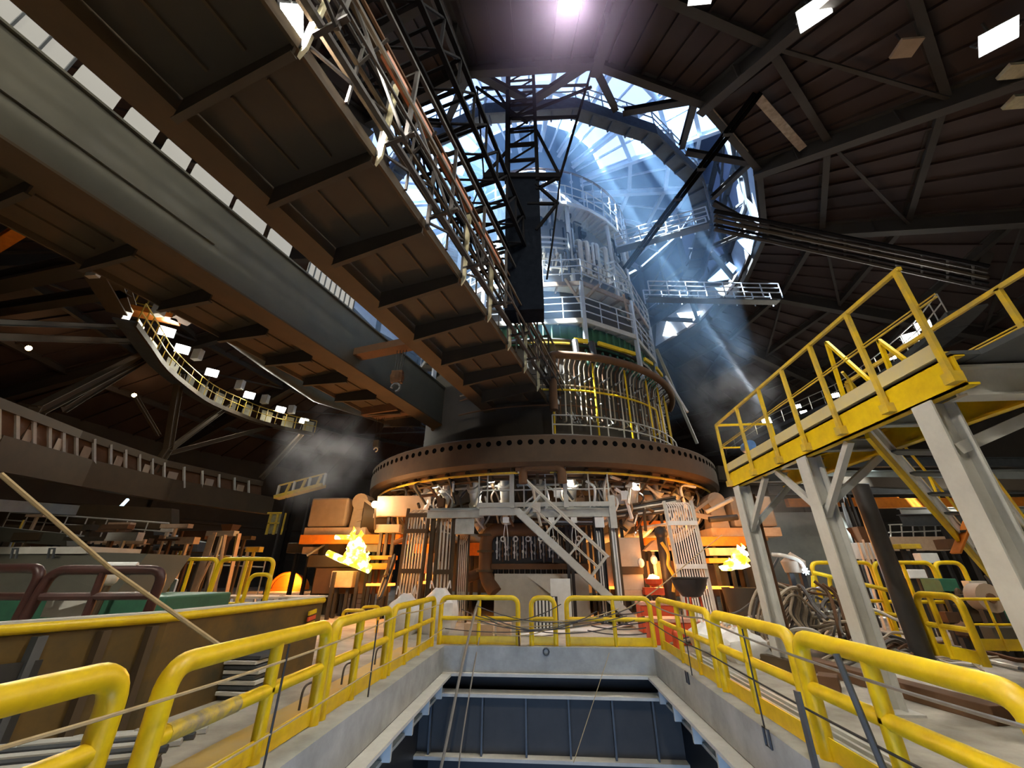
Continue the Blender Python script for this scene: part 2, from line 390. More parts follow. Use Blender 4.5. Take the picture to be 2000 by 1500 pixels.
# ================================================================== YELLOW GUARD RAILS ROUND THE PIT
def guard_rail(name, p0, p1, label, mids=(.5,), h=1.1, r=.06, m=None, toe=True, group=None, rad=.2, z0=.03, mid=True, right_open=False, left_open=False, cat='guard rail'):
    """bent-tube frame from p0 to p1 with mid rail, posts and toe board"""
    m = m or YEL; p0 = V((*p0[:2], z0)); p1 = V((*p1[:2], z0)); t = thing(name, label, cat, (p0 + p1) / 2, group)
    up = V((0, 0, 1)); d = (p1 - p0).normalized(); L = (p1 - p0).length
    b = MB(); a = [p0, p0 + up * (h - r), p1 + up * (h - r), p1]
    b.tube(fillet(a, rad, 7), r, 12); b.build('top_tube', m, t, True)
    if mid: b = MB(); b.tube([p0 + up * h * .52, p1 + up * h * .52], r * .8, 10); b.build('mid_rail', m, t, True)
    for q in mids:
        b = MB(); b.tube([p0 + d * L * q, p0 + d * L * q + up * (h - r)], r * .8, 10); b.build('post', m, t, True)
    if toe: b = MB(); b.bar(p0 + up * .1, p1 + up * .1, .015, .18); b.build('toe_board', m, t)
    return t
XL, XR = -2.86, 2.72
guard_rail('guard_rail', (XL - .2, 1.15), (XL - .2, 3.22), 'nearest yellow guard rail on the left side of the pit, cut by the frame', (.35,), r=.088)
guard_rail('guard_rail', (XL, 3.42), (XL, 5.82), 'yellow guard rail left of the pit with paint scraped off its mid rail', (.56,), r=.078)
guard_rail('guard_rail', (XL, 6.0), (XL, 8.1), 'yellow guard rail left of the pit just beyond the scraped one', (.4,), r=.07)
guard_rail('guard_rail', (XL, 8.3), (XL, 11.3), 'farthest yellow guard rail on the left, meeting the far pit corner', (.3, .62))
YF = PY1 + .2
guard_rail('guard_rail', (XL + .12, YF), (-.74, YF), 'wide yellow guard rail at the left end of the far pit edge', (.5,))
guard_rail('guard_rail', (-.40, YF), (.2, YF), 'narrow arched yellow guard rail in the middle of the far pit edge', (), rad=.22)
guard_rail('guard_rail', (.5, YF), (XR - .14, YF), 'wide yellow guard rail at the right end of the far pit edge', (.56,))
guard_rail('guard_rail', (XR, 11.3), (XR, 7.95), 'farthest yellow guard rail on the right, starting at the far pit corner', (.45, .75))
guard_rail('guard_rail', (XR, 7.7), (XR, 5.45), 'yellow guard rail between the two longest ones right of the pit, rope tied on', (.45,), r=.072)
guard_rail('guard_rail', (XR, 5.3), (XR, 3.02), 'large near yellow guard rail on the right side of the pit', (.45,), r=.08)
guard_rail('guard_rail', (XR, 2.85), (XR, 1.2), 'yellow guard rail cut off by the right edge of the frame', (.5,), r=.085)
# bare patches on the scraped mid rail
b = MB(); b.tube([(XL, 3.55, .602), (XL, 4.3, .60)], .066, 10); o = tag(b.build('scraped_pipe_sleeve', mat('scraped_pipe', (.62, .45, .05), .55, .2, (.28, .24, .16), 9, .5), None, True), 'scraped grey and yellow pipe sleeve on the second left guard rail', 'pipe')
# ropes and rods strung along the rails
def line(name, pts, r, m, label, cat='cable', group=None, n=6):
    b = MB(); b.tube(pts, r, n); return tag(b.build(name, m, None, True), label, cat, group)
xl, xr = XL + .2, XR - .2
line('steel_rope', sag((xl, 1.3, .97), (xl, 8.2, .99), .1, 14) + sag((xl, 8.2, .99), (xl + .1, 11.3, 1.0), .05, 6)[1:], .012, ROPE, 'upper twisted rope strung along the left guard rails', 'rope')
line('steel_rope', sag((xl, 2.6, .30), (xl, 6.9, .34), .02, 10) + sag((xl, 6.9, .34), (xl + .1, 11.3, .42), .05, 6)[1:], .011, ROPE, 'lower twisted rope strung along the left guard rails', 'rope')
for y, h, w in ((4.62, 1.02, 'second left guard rail'), (7.0, 1.0, 'third left guard rail')):
    line('rope_rod', [(xl, y, -.35 if y > 5 else -.1), (xl + .01, y, h)], .011, BLACK, 'thin dark rod holding the ropes in front of the ' + w, 'rod')
line('steel_rope', sag((xr, 2.2, .98), (xr, 7.7, 1.0), .08, 12) + sag((xr, 7.7, 1.0), (xr - .05, 11.3, 1.02), .08, 6)[1:], .013, STEEL, 'upper steel rope strung along the right guard rails', 'rope')
line('steel_rope', sag((xr, 2.2, .50), (xr, 7.7, .52), .04, 12) + sag((xr, 7.7, .52), (xr - .05, 11.3, .6), .04, 6)[1:], .012, BLACK, 'lower dark rope strung along the right guard rails', 'rope')
line('rope_rod', [(xr, 4.05, -.2), (xr - .03, 4.3, 1.05)], .026, DGREY, 'thick grey rod leaning on the large near right guard rail', 'rod')
line('rope_rod', [(xr, 6.15, -.35), (xr, 6.2, 1.02)], .010, BLACK, 'thin dark rod hung on the ropes of the middle right guard rail', 'rod')
line('rope_rod', [(xr, 8.7, -.4), (xr, 8.75, 1.02)], .010, BLACK, 'thin dark rod hung on the ropes of the farthest right guard rail', 'rod')
b = MB(); b.box(PX1 - .06, PX1 - .03, 5.02, 5.1, -.25, .62); tag(b.build('flat_bar', DGREY), 'upright dark flat bar with a hole fixed to the right kerb', 'bar')
for y in (6.05, 8.9):
    t = MB(); t.tube([(PX1 - .02, y - .06, -.12), (PX1 - .02, y + .06, -.12), (PX1 - .02, y + .06, .05), (PX1 - .02, y - .06, .05)], .014, 6, True)
    tag(t.build('lifting_eye', BLACK), 'rectangular black lifting eye on the right kerb, %s' % ('nearer of the two' if y < 7 else 'farther of the two'), 'lifting eye')
t = MB(); t.tube([(-.05 + .07 * math.cos(a * .7), PY1 - .02, -.06 + .07 * math.sin(a * .7)) for a in range(9)], .02, 6, True); tag(t.build('lifting_shackle', DGREY), 'grey shackle on the front face of the far kerb', 'shackle')
# cables and hoses lying over the far rail
random.seed(3)
for k in range(9):
    x0 = random.uniform(-2.6, -1.2); x1 = random.uniform(.3, 2.3); z = random.uniform(.45, 1.0)
    line('loose_cable', sag((x0, YF - .12 - .01 * k, z + random.uniform(-.3, .1)), (x1, YF - .12 - .01 * k, z + random.uniform(-.2, .1)), random.uniform(.05, .35), 12), .011, RUBBER if k % 3 else ROPE,
         'thin cable looped along the pit side of the far guard rails', 'cable', 'cables looped along the far guard rails')
for k in range(5):
    y = 9.0 + .5 * k; line('loose_cable', sag((1.0 + .1 * k, YF + .1, .35 + .1 * k), (2.45, YF + .1, .3 + .12 * k), .06), .014, RUBBER, 'dark cable bundled behind the right end of the far guard rail', 'cable', 'cables behind the far right guard rail')
line('hanging_hose', spline([(-1.75, YF - .1, 1.0), (-1.85, YF - .25, .6), (-2.05, YF - .5, -.4), (-2.25, YF - .7, -1.6), (-2.45, YF - .8, -2.6)]), .035, TANH, 'thick grey hose hanging from the far guard rail into the pit', 'hose')
line('hanging_hose', spline([(-1.7, YF - .1, .2), (-1.8, YF - .3, -.5), (-1.95, YF - .6, -1.7), (-2.0, YF - .7, -2.6)]), .018, TANH, 'thin grey hose hanging beside the thick one in the pit', 'hose')
line('hanging_hose', spline([(-.72, YF - .09, .35), (-.70, YF - .12, .0), (-.71, YF - .12, -.32)]), .025, RUST, 'short rusty hook chain over the far kerb', 'chain')
line('guy_wire', [ony(1190, 1275, PY1 - .3), ony(1120, 1490, PY1 - .9)], .008, ROPE, 'pale thin wire slanting down into the pit', 'wire')
line('guy_wire', spline([ony(1100, 1215, YF + .1), ony(1185, 1205, YF + .1), ony(1270, 1160, YF + .2), ony(1360, 1085, 14.2), ony(1410, 1045, 16)]), .014, ROPE, 'pale rope rising from the far right guard rail to the white pipe rack', 'rope')
line('guy_wire', [onz(445, 1272, .95), V((-4.1, 4.9, .96)).lerp(onx(215, 1110, -4.4), 1), onx(0, 925, -4.6)], .02, ROPE, 'long tan rope running down to the second left guard rail', 'rope')
# ================================================================== OVERHEAD BRIDGE CRANE
_e = V((math.sin(R_(15)), math.cos(R_(15)), 0)); _q = V((_e.y, -_e.x, 0))
def K(a, o, z): return CF + _e * a + _q * o + V((0, 0, z))
def Kpl(x, y, o):     # pixel to the vertical plane o
    d = ray(x, y); t = ((CF - EYE).dot(_q) + o) / d.dot(_q); return EYE + d * t
A0, A1 = -33.0, -5.8
crane = thing('bridge_crane', 'huge brown overhead bridge crane with two box girders pointing at the furnace', 'crane', K(-18, -2, 8.8))
for o0, o1, m in ((-.72, -.10, BROWN), (-4.4, -3.6, BROWN)):
    b = MB(); b.bar(K(A0, (o0 + o1) / 2, 8.83), K(A1, (o0 + o1) / 2, 8.83), o1 - o0 + .02, .06)
    g = b.build('girder_flange', m, crane)
    w = MB(); w.bar(K(A0, (o0 + o1) / 2, 9.92), K(A1, (o0 + o1) / 2, 9.92), o1 - o0 - .06, 2.12)
    w.bar(K(A0, (o0 + o1) / 2, 11.0), K(A1, (o0 + o1) / 2, 11.0), o1 - o0 + .1, .06)
    if o0 < -2:   # longitudinal seam on the grey web
        w.bar(K(A0, o1, 9.7), K(-19.2, o1, 9.7), .05, .04)
    w.build('girder_web', GGREY if o0 < -2 else BROWN, crane)
# cantilever walkways with brackets, right and left
BR = [-31.4 + 1.87 * k for k in range(14)]
for side, oi, oo in ((1, -.1, 2.44), (-1, -4.4, -6.7)):
    b = MB(); b.bar(K(A0, (oi + oo) / 2, 9.16), K(A1 - .6, (oi + oo) / 2, 9.16), abs(oo - oi), .03)
    b.build('walkway_deck', BROWND if side > 0 else BROWN, crane)
    b = MB(); b.bar(K(A0, oo, 9.1), K(A1 - .6, oo, 9.1), .06, .26); b.build('edge_beam', BROWN, crane)
    for k, a in enumerate(BR):
        b = MB(); b.extrude([K(a - .1, oi, 9.14), K(a - .1, oi, 8.58), K(a - .1, oo, 8.8), K(a - .1, oo, 9.14)], _e * .04)
        b.bar(K(a - .06, oi, 8.58), K(a - .06, oo, 8.8), .12, .03); b.build('bracket', BROWND, crane)
        r = MB()
        for f in (.33, .66): r.bar(K(a + .15, oi + (oo - oi) * f, 9.12), K(a + 1.6, oi + (oo - oi) * f, 9.12), .05, .06)
        r.build('deck_rib', BROWN, crane)
# lattice side with conductor bars along the right walkway
for k, a in enumerate(BR):
    b = MB(); b.bar(K(a, 2.5, 9.0), K(a, 2.5, 11.6), .09); b.bar(K(a, 3.1, 9.2), K(a, 3.1, 11.6), .08); b.bar(K(a, 2.5, 9.35), K(a, 3.3, 9.35), .08)
    b.bar(K(a, 2.5, 11.5), K(a, 3.1, 11.5), .08); b.bar(K(a, 2.5, 9.2), K(a + 1.87, 2.5, 10.4), .05); b.bar(K(a + 1.87, 3.1, 9.2), K(a, 3.1, 10.4), .05)
    b.bar(K(a + .93, 2.5, 9.2), K(a + .93, 2.5, 11.6), .05); b.bar(K(a + .93, 2.5, 10.4), K(a + .93, 3.1, 10.9), .05)
    b.build('lattice_post', BEAM, crane)
for o, z, w, m in ((2.5, 10.4, .07, BROWN), (2.5, 11.6, .09, BROWN), (3.1, 10.4, .07, BEAM), (3.1, 11.6, .08, BEAM), (2.8, 9.4, .10, BEAM), (3.3, 9.4, .05, BEAM), (3.3, 9.9, .05, BROWN), (2.5, 9.8, .06, BROWN), (2.65, 10.9, .05, BEAM), (2.9, 11.2, .06, RUST), (2.5, 11.0, .05, BEAM)):
    b = MB(); b.bar(K(A0, o, z), K(A1 - 1, o, z), w); b.build('conductor_bar', m, crane)
for k in (5, 6, 8, 9, 10, 11, 12):       # pale gusset plates at the walkway edge
    a = BR[k]; b = MB(); b.extrude([K(a - .04, 2.50, 11.4), K(a - .04, 2.68, 11.4), K(a - .04, 2.62, 8.95), K(a - .04, 2.50, 8.75)], _e * .05); b.build('gusset_plate', mat('pale_yellow_plate', (.62, .58, .40), .6, 0, (.4, .36, .2), 4, 1) if k == 5 else MATS['pale_yellow_plate'], crane)
for k in range(3):                       # orange cable trays hung in the lattice
    b = MB(); b.bar(K(-21 + k * 2.2, 2.95, 10.75), K(-19.3 + k * 2.2, 2.95, 10.75), .16, .12); b.build('cable_tray', mat('faded_orange', (.5, .15, .05), .6, 0, (.3, .1, .05)) if k == 0 else MATS['faded_orange'], crane)
# end carriage by the furnace
b = MB(); b.bar(K(A1 + .1, -4.5, 9.0), K(A1 + .1, 2.0, 9.0), .5, .5); b.bar(K(A1 - 3.2, -4.5, 8.95), K(A1 - 3.2, -6.6, 8.95), .4, .4); b.build('end_carriage', RUST, crane)
# self-lit panels added for the bright strip between the girders
def _as(x, y): return (Kpl(x, y, -3.63) - CF).dot(_e)
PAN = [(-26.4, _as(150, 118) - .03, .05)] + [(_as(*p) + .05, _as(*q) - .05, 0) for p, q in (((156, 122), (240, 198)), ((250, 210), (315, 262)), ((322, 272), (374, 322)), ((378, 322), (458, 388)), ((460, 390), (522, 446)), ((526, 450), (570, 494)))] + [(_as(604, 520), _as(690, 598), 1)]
PANM = emis('glow_panel', (.80, .76, .66), .30); PANM.node_tree.nodes['Principled BSDF'].inputs['Base Color'].default_value = (.06, .06, .055, 1)
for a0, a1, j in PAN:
    t = thing('glow_strip', 'pale daylit panel showing along the top of the grey crane girder', 'panel', K((a0 + a1) / 2, -3.6, 11.1), 'daylit panels along the crane girder')
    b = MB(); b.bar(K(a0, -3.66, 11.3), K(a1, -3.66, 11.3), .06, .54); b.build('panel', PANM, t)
    if j:
        s = MB(); n = 9
        for k in range(n + 1): a = a0 + (a1 - a0) * k / n; s.bar(K(a, -3.62, 11.04), K(a, -3.62, 11.57), .04)
        s.build('louvre_frame', DGREY, t)
b = MB(); _ah = (onz(775, 742, 8.0) - CF).dot(_e); b.bar(K(_ah, -3.62, 9.45), K(_ah, -.7, 9.45), .5, .3); b.build('crab_beam', RUST, crane)
b = MB(); _a2 = (ony(735, 870, 18.5) - CF).dot(_e); b.bar(K(_a2, -6.4, 8.98), K(_a2, -4.4, 8.98), .4, .3); b.build('crab_beam', RUST, crane)
# hook block on ropes, near the inner end
hp = onz(775, 742, 8.0)
t = thing('crane_hook', 'dark crane hook block hanging on ropes between the girders', 'hook', hp)
for dx in (-.12, -.04, .04, .12): b = MB(); b.tube([hp + V((dx, 0, .25)), hp + V((dx * 1.5, .1, 1.3))], .015, 5); b.build('rope', BLACK, t)
b = MB(); b.ball(hp + V((0, 0, .1)), .26, 12, 8, .9); b.box(hp.x - .2, hp.x + .2, hp.y - .1, hp.y + .1, hp.z - .12, hp.z + .35); b.build('sheave_block', RUST, t)
b = MB(); b.tube([hp + V((.16 * math.sin(k * .6), 0, -.3 - .16 * math.cos(k * .6))) for k in range(9)], .05, 6); b.build('hook', DGREY, t)
h2 = ony(735, 870, 18.5)
t = thing('auxiliary_hook', 'small pale hook hanging on long ropes left of the furnace ring', 'hook', h2)
for dx in (-.2, -.1, .1, .2): b = MB(); b.tube([h2 + V((dx * .6, 0, .2)), V((h2.x + dx, h2.y, 8.85))], .012, 5); b.build('rope', BLACK, t)
b = MB(); b.box(h2.x - .14, h2.x + .14, h2.y - .1, h2.y + .1, h2.z - .1, h2.z + .25); b.build('sheave_block', DGREY, t)
b = MB(); b.tube([h2 + V((.1 * math.sin(k * .6), 0, -.22 - .1 * math.cos(k * .6))) for k in range(9)], .03, 6); b.build('hook', LGREY, t)

# second dark lattice gallery higher up, running beside the crane towards the drum
lg = thing('lattice_gallery', 'dense dark lattice gallery above the crane, seen against the daylit opening', 'gallery', K(-14, 4, 12))
def Oz(x, y, z): p = onz(x, y, z) - CF; return p.dot(_e), p.dot(_q)
_a, _o0 = Oz(735, 200, 13.0); _b, _o1 = Oz(900, 210, 13.0); oL, oR = _o0, _o0 + 2.3
for o, z in ((oL, 12.6), (oL, 14.0), (oR, 12.6), (oR, 14.0), ((oL + oR) / 2, 12.5), (oL + .6, 12.55), (oR - .6, 12.55), (oL, 13.3)):
    b = MB(); b.bar(K(-24, o, z), K(-11.6, o, z), .12); b.build('chord', MATTE, lg)
for k in range(13):
    a = -23.6 + .9 * k; b = MB(); b.bar(K(a, oL, 12.6), K(a, oR, 12.6), .08); b.bar(K(a, oL, 12.6), K(a, oL, 14), .07); b.bar(K(a, oR, 12.6), K(a, oR, 14), .07); b.bar(K(a, oL, 14), K(a, oR, 14), .07); b.bar(K(a, oL, 14), K(a + .9, oL, 12.6), .05); b.bar(K(a, oR, 12.6), K(a + .9, oR, 14), .05); b.bar(K(a, oL, 12.6), K(a + .9, oR, 12.6), .05)
    b.build('lattice_bar', MATTE, lg)
# ================================================================== YELLOW STAIR AND WALKWAY ON THE RIGHT
WX0, WX1, WZ = 4.42, 5.7, 3.85
st = thing('elevated_walkway', 'yellow edged steel walkway on grey posts crossing the upper right', 'walkway', (5, 7, 0))
ys, ye = 9.75, 4.05
b = MB(); b.channel((WX0, ye, WZ - .22), (WX0, ys, WZ - .22), .14, .36, .025, 1); b.build('edge_beam', YEL, st)
b = MB(); b.channel((WX1, ys, WZ - .22), (WX1, ye, WZ - .22), .14, .36, .025, 1); b.build('edge_beam', YEL, st)
b = MB(); b.box(WX0 + .02, WX1 - .02, ye, ys, WZ - .05, WZ); b.build('deck', DGREY, st)
for y in (9.6, 8.3, 7.0, 5.7, 4.5): b = MB(); b.ibeam((WX0 + .06, y, WZ - .2), (WX1 - .06, y, WZ - .2), .12, .2); b.build('cross_beam', GREY, st)
b = MB(); b.box(WX0 - .03, WX0, ye + .1, ys, WZ - .02, WZ + .15); b.build('toe_board', mat('scuffed_yellow', (.62, .50, .20), .6, 0, (.45, .40, .28), 3, 1), st)
for y, m in ((9.56, GREY), (7.0, GREY), (4.6, LGREY)):
    for x in (WX0 + .12,):
        c = MB(); c.ibeam((x, y, 0), (x, y, WZ - .4), .26, .26, .02, up=(1, 0, 0)); f = c.build('column', LGREY if x < 5 else DGREY, st)
        p = MB(); p.box(x - .25, x + .25, y - .25, y + .25, 0, .03); p.build('base_plate', LGREY, f)
for y, d in ((9.56, -1.1), (7.0, 1.0), (7.0, -1.0)):
    b = MB(); b.bar((WX0 + .12, y, WZ - 1.35), (WX0 + .12, y + d, WZ - .42), .09); b.build('knee_brace', LGREY, st)
b = MB(); b.bar((WX0 + .1, 7.0, 2.6), (WX1, 7.0, WZ - .4), .1); b.build('cross_brace', GREY, st); b = MB(); b.bar((WX0 + .1, 9.56, 2.5), (WX1 - .1, 9.56, WZ - .4), .1); b.build('cross_brace', GREY, st)
# railing on the walkway edge: flat posts outside the beam
rl = thing('walkway_railing', 'long yellow railing on the near side of the raised walkway', 'railing', (WX0, 7, WZ))
zt = 5.0
b = MB(); b.bar((WX0 - .04, ye, zt), (WX0 - .04, ys, zt), .05, .05); b.build('top_rail', YEL2, rl)
b = MB(); b.tube([(WX0 - .04, ye - .2, 4.42), (WX0 - .04, ys, 4.42)], .014, 6); b.tube([(WX0 - .04, ye - .2, 4.46), (WX0 - .04, ys, 4.46)], .01, 6); b.build('mid_rail', YEL2, rl)
for y in (9.72, 8.55, 7.55, 6.7, 5.85, 4.98, 4.1):
    b = MB(); b.bar((WX0 - .05, y, WZ - .32), (WX0 - .05, y, zt), .06, .05, up=(1, 0, 0)); b.box(WX0 - .1, WX0 + .02, y - .06, y + .06, WZ - .36, WZ - .24); b.build('post', YEL2, rl)
b = MB(); b.bar((WX0 - .04, ys, zt), (WX1, ys, zt), .05); b.bar((WX0 - .04, ys, 4.42), (WX1, ys, 4.42), .035); b.bar((WX1, ys, WZ), (WX1, ys, zt), .05, .05, up=(1, 0, 0)); b.build('end_rail', YEL, rl)
r2 = thing('walkway_railing', 'yellow railing on the far side of the raised walkway, running to the right frame edge', 'railing', (WX1, 5, WZ))
b = MB(); b.bar((WX1 + .25, 7.4, zt), (WX1 + .25, 3.0, zt), .05, .06); b.bar((WX1 + .25, 3.0, zt), (WX1 + 2.5, 2.9, zt), .06, .07); b.build('top_rail', YEL2, r2)
b = MB(); b.tube([(WX1 + .25, 7.4, 4.42), (WX1 + .25, 3.0, 4.42)], .014, 6); b.tube([(WX1 + .25, 7.4, 4.46), (WX1 + .25, 3.0, 4.46)], .012, 6); b.build('mid_rail', YEL2, r2)
for y in (7.4, 4.55, 3.0): b = MB(); b.bar((WX1 + .25, y, WZ), (WX1 + .25, y, zt), .06, .05, up=(1, 0, 0)); b.build('post', YEL2, r2)
# grey cross walkway leaving to the right
cw = thing('cross_walkway', 'grey steel side walkway leaving the corner of the yellow one', 'walkway', (6, 4.3, WZ))
b = MB(); b.ibeam((WX0 + .12, 4.3, WZ - .28), (9.5, 4.3, WZ - .28), .2, .36, .025); b.build('edge_beam', LGREY, cw)
b = MB(); b.ibeam((WX0 + 1.1, 2.9, WZ - .28), (9.5, 2.9, WZ - .28), .2, .36, .025); b.build('edge_beam', GREY, cw)
b = MB(); b.box(WX0 + .3, 9.5, 2.9, 4.3, WZ - .06, WZ); b.build('deck', DGREY, cw)
b = MB(); b.bar((WX0 + .1, 4.22, WZ + .02), (9.5, 4.22, WZ + .02), .05, .1); b.build('yellow_kerb', YEL2, cw)
b = MB(); b.bar((WX0 + .12, 4.6, 2.9), (WX0 + 1.5, 4.4, WZ - .4), .12); b.build('brace', LGREY, cw)
# stair dropping from the walkway to the floor at the right
tp = onz(1690, 838, WZ - .25); bt = onz(2080, 1285, .0)
sx = V((0.62, .55, 0))
stair = thing('steel_stair', 'steep steel stair with white and yellow stringers going down to the right', 'stair', bt)
d = (bt - tp)
for off, nm in ((V((0, 0, 0)), ''), (V((1.2, .12, 0)), '')):  # white bars put the light on the stringer side into the colour
    b = MB(); b.bar(tp + off, bt + off, .05, .34); g = b.build('stringer', YEL, stair)
    c = MB(); c.bar(tp + off, bt + off, .03, .2, (0, 0, 1), .045, .09); c.bar(tp + off, bt + off, .03, .2, (0, 0, 1), -.045, .09); c.bar(tp + off, bt + off, .16, .03, (0, 0, 1), 0, .2); c.build('stringer_lit_side', WHITE, g)
for k in range(1, 14):
    p = tp + d * (k / 14); b = MB(); b.bar(p + V((.05, 0, 0)), p + V((1.15, .12, 0)), .24, .03); b.build('tread', DGREY, stair)
for off in (V((0, 0, 0)), V((1.2, .12, 0))):
    b = MB(); b.tube([tp + off + V((0, 0, .95)), bt + off + V((0, 0, .95))], .022, 8); b.tube([tp + off + V((0, 0, .5)), bt + off + V((0, 0, .5))], .014, 6)
    for k in (.02, .35, .68, .98): b.tube([tp + off + d * k, tp + off + d * k + V((0, 0, .95))], .02, 6)
    b.build('handrail', YEL, stair)
b = MB(); b.bar(tp + d * .37 + V((-.25, -.1, -.3)), tp + d * .37 + V((.35, -.15, .45)), .2, .03); b.build('cross_plate', ORG, stair)
# A-shaped yellow hand rails at the stair head
for px, py, qx, qy, ex, ey in ((1614, 668, 1648, 775, 1700, 745), (1716, 664, 1742, 730, 1768, 703)):
    a = onx(px, py, WX1 + .05); f = onx(qx, qy, WX1 + .05); g = onx(ex, ey, WX1 + .05)
    b = MB(); b.bar(a, f, .06, .05); b.bar(a, g, .06, .05); tag(b.build('stair_head_rail', YEL), 'bent yellow grab rail at the stair head, %s' % ('left of the other' if px < 1700 else 'right of the other'), 'railing')
# dark round column behind
t = thing('round_column', 'dark shiny round steel column between the walkway posts', 'column', onz(1813, 1309, 0))
p0 = onz(1813, 1309, 0); b = MB(); b.tube([p0, p0 + V((0, 0, 3.45))], .17, 16); b.build('shaft', BLACK, t, True)
b = MB(); b.box(p0.x - .35, p0.x + .35, p0.y - .3, p0.y + .3, 0, .04); b.build('base_plate', DGREY, t)
# rust pipe up the first post
line('drain_pipe', [(WX0 + .42, 9.75, .1), (WX0 + .42, 9.75, 3.3)], .045, RUST, 'thin rusty pipe standing beside the farthest walkway post', 'pipe')
# ================================================================== BLAST FURNACE
bf = thing('blast_furnace', 'towering blast furnace with ringed platforms rising through the roof opening', 'furnace', (CF.x, CF.y, .85))
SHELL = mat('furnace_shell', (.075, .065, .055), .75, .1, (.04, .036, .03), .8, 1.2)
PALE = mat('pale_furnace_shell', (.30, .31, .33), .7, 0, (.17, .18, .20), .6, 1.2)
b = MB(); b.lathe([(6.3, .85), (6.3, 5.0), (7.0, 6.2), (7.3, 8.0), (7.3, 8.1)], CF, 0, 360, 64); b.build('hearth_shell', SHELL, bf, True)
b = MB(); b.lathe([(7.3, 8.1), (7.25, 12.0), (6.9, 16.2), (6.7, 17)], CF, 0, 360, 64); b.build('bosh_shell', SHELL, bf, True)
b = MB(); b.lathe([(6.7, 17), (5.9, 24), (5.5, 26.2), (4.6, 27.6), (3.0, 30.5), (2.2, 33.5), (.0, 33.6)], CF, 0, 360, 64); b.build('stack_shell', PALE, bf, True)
# belt of upright cooling pipes with curled feet and little valves
for k in range(38):
    az = 6.5 + k * 1.85; z0 = 8.05 + .12 * math.sin(k * 1.7); z1 = 10.75
    b = MB(); b.tube(fillet([pol(az, 7.45, z0), pol(az, 7.85, z0 - .12), pol(az, 7.85, z0 + .35), pol(az + .2, 7.85, z1 - .5), pol(az, 7.95, z1), pol(az, 8.4, 11.0)], .15, 3), .035, 6)
    p = b.build('cooling_pipe', (TANH, RUST, PIPE)[k % 3], bf, True)
    v = MB(); zz = 9.95 + .18 * (k % 3); v.ball(pol(az, 7.9, zz), .07, 6, 5); v.bar(pol(az, 7.9, zz), pol(az, 8.08, zz + .02), .04)
    if k % 2: v.ball(pol(az, 7.9, zz - 1.05), .055, 6, 5)
    v.build('valve', STEEL if k % 4 else BLACK, p, True)
    if k % 2 == 0:
        q = MB(); q.tube([pol(az + 1, 7.5, 8.5), pol(az + 1.3, 7.8, 8.25), pol(az + 1.8, 8.0, 7.95)], .03, 6); q.build('drain_pipe', LGREY if k % 4 else RUST, bf, True)
def arc(r, z, a0, a1, n=30): return [pol(a0 + (a1 - a0) * k / n, r, z) for k in range(n + 1)]
b = MB(); b.tube(fillet([pol(5.5, 8.5, 8.2), pol(5.5, 8.5, 11.05)] + arc(8.5, 11.05, 8, 85), .3, 4), .19, 12); b.build('rusty_ring_pipe', RUST, bf, True)
for az in (14, 20): b = MB(); b.tube([pol(az, 8.5, 10.9), pol(az, 8.35, 12.0)], .16, 8); b.build('pipe_riser', BLACK, bf, True)
b = MB(); b.tube(fillet(arc(8.05, 9.42, -4, 50) + [pol(52, 8.05, 9.4), pol(52.5, 8.05, 8.2), pol(50, 8.0, 8.0)], .1, 3), .05, 8); b.build('yellow_ring_pipe', YEL, bf, True)
for az in (5.8, 20.5, 34, 46, 56, 65, 73): b = MB(); b.tube([pol(az, 8.1, 6.8), pol(az, 8.1, 10.95)], .045, 8); b.build('yellow_standpipe', YEL, bf, True)
b = MB(); b.tube(arc(7.95, 12.05, -3, 13, 8), .07, 6); b.build('yellow_ring_bar', YEL2, bf); 
for a0, a1 in ((14, 19), (23, 40), (46, 52), (56, 64)): b = MB(); b.bar(pol(a0, 8.25, 12.1), pol(a1, 8.25, 12.1), .12, .2); b.build('yellow_ring_bar', YEL, bf)
for z, m in ((9.8, TANH), (9.55, RUST), (8.75, RUST), (10.4, BLACK)): b = MB(); b.tube(arc(7.75, z, -30, 66), .045, 6); b.build('header_pipe', m, bf, True)
b = MB(); b.tube(arc(7.7, 12.35, -40, 90), .12, 8); b.build('header_pipe', BLACK, bf, True)
for k in range(26):    # green cooler tubes
    az = -20 + 3.4 * k; b = MB(); b.tube([pol(az, 7.55, 12.3), pol(az, 7.6, 13.3)], .06, 6); b.build('cooler_tube', GREEN, bf, True)
b = MB(); b.lathe([(7.4, 12.3), (7.4, 13.55)], CF, -60, 95, 40); b.build('cooler_jacket', GREEN, bf, True)
for k in range(13):
    az = 20 + 3.6 * k; b = MB(); b.tube([pol(az, 7.85, 10.95), pol(az, 7.7, 11.95)], .07, 6); b.build('cooler_tube', GREEN, bf, True)
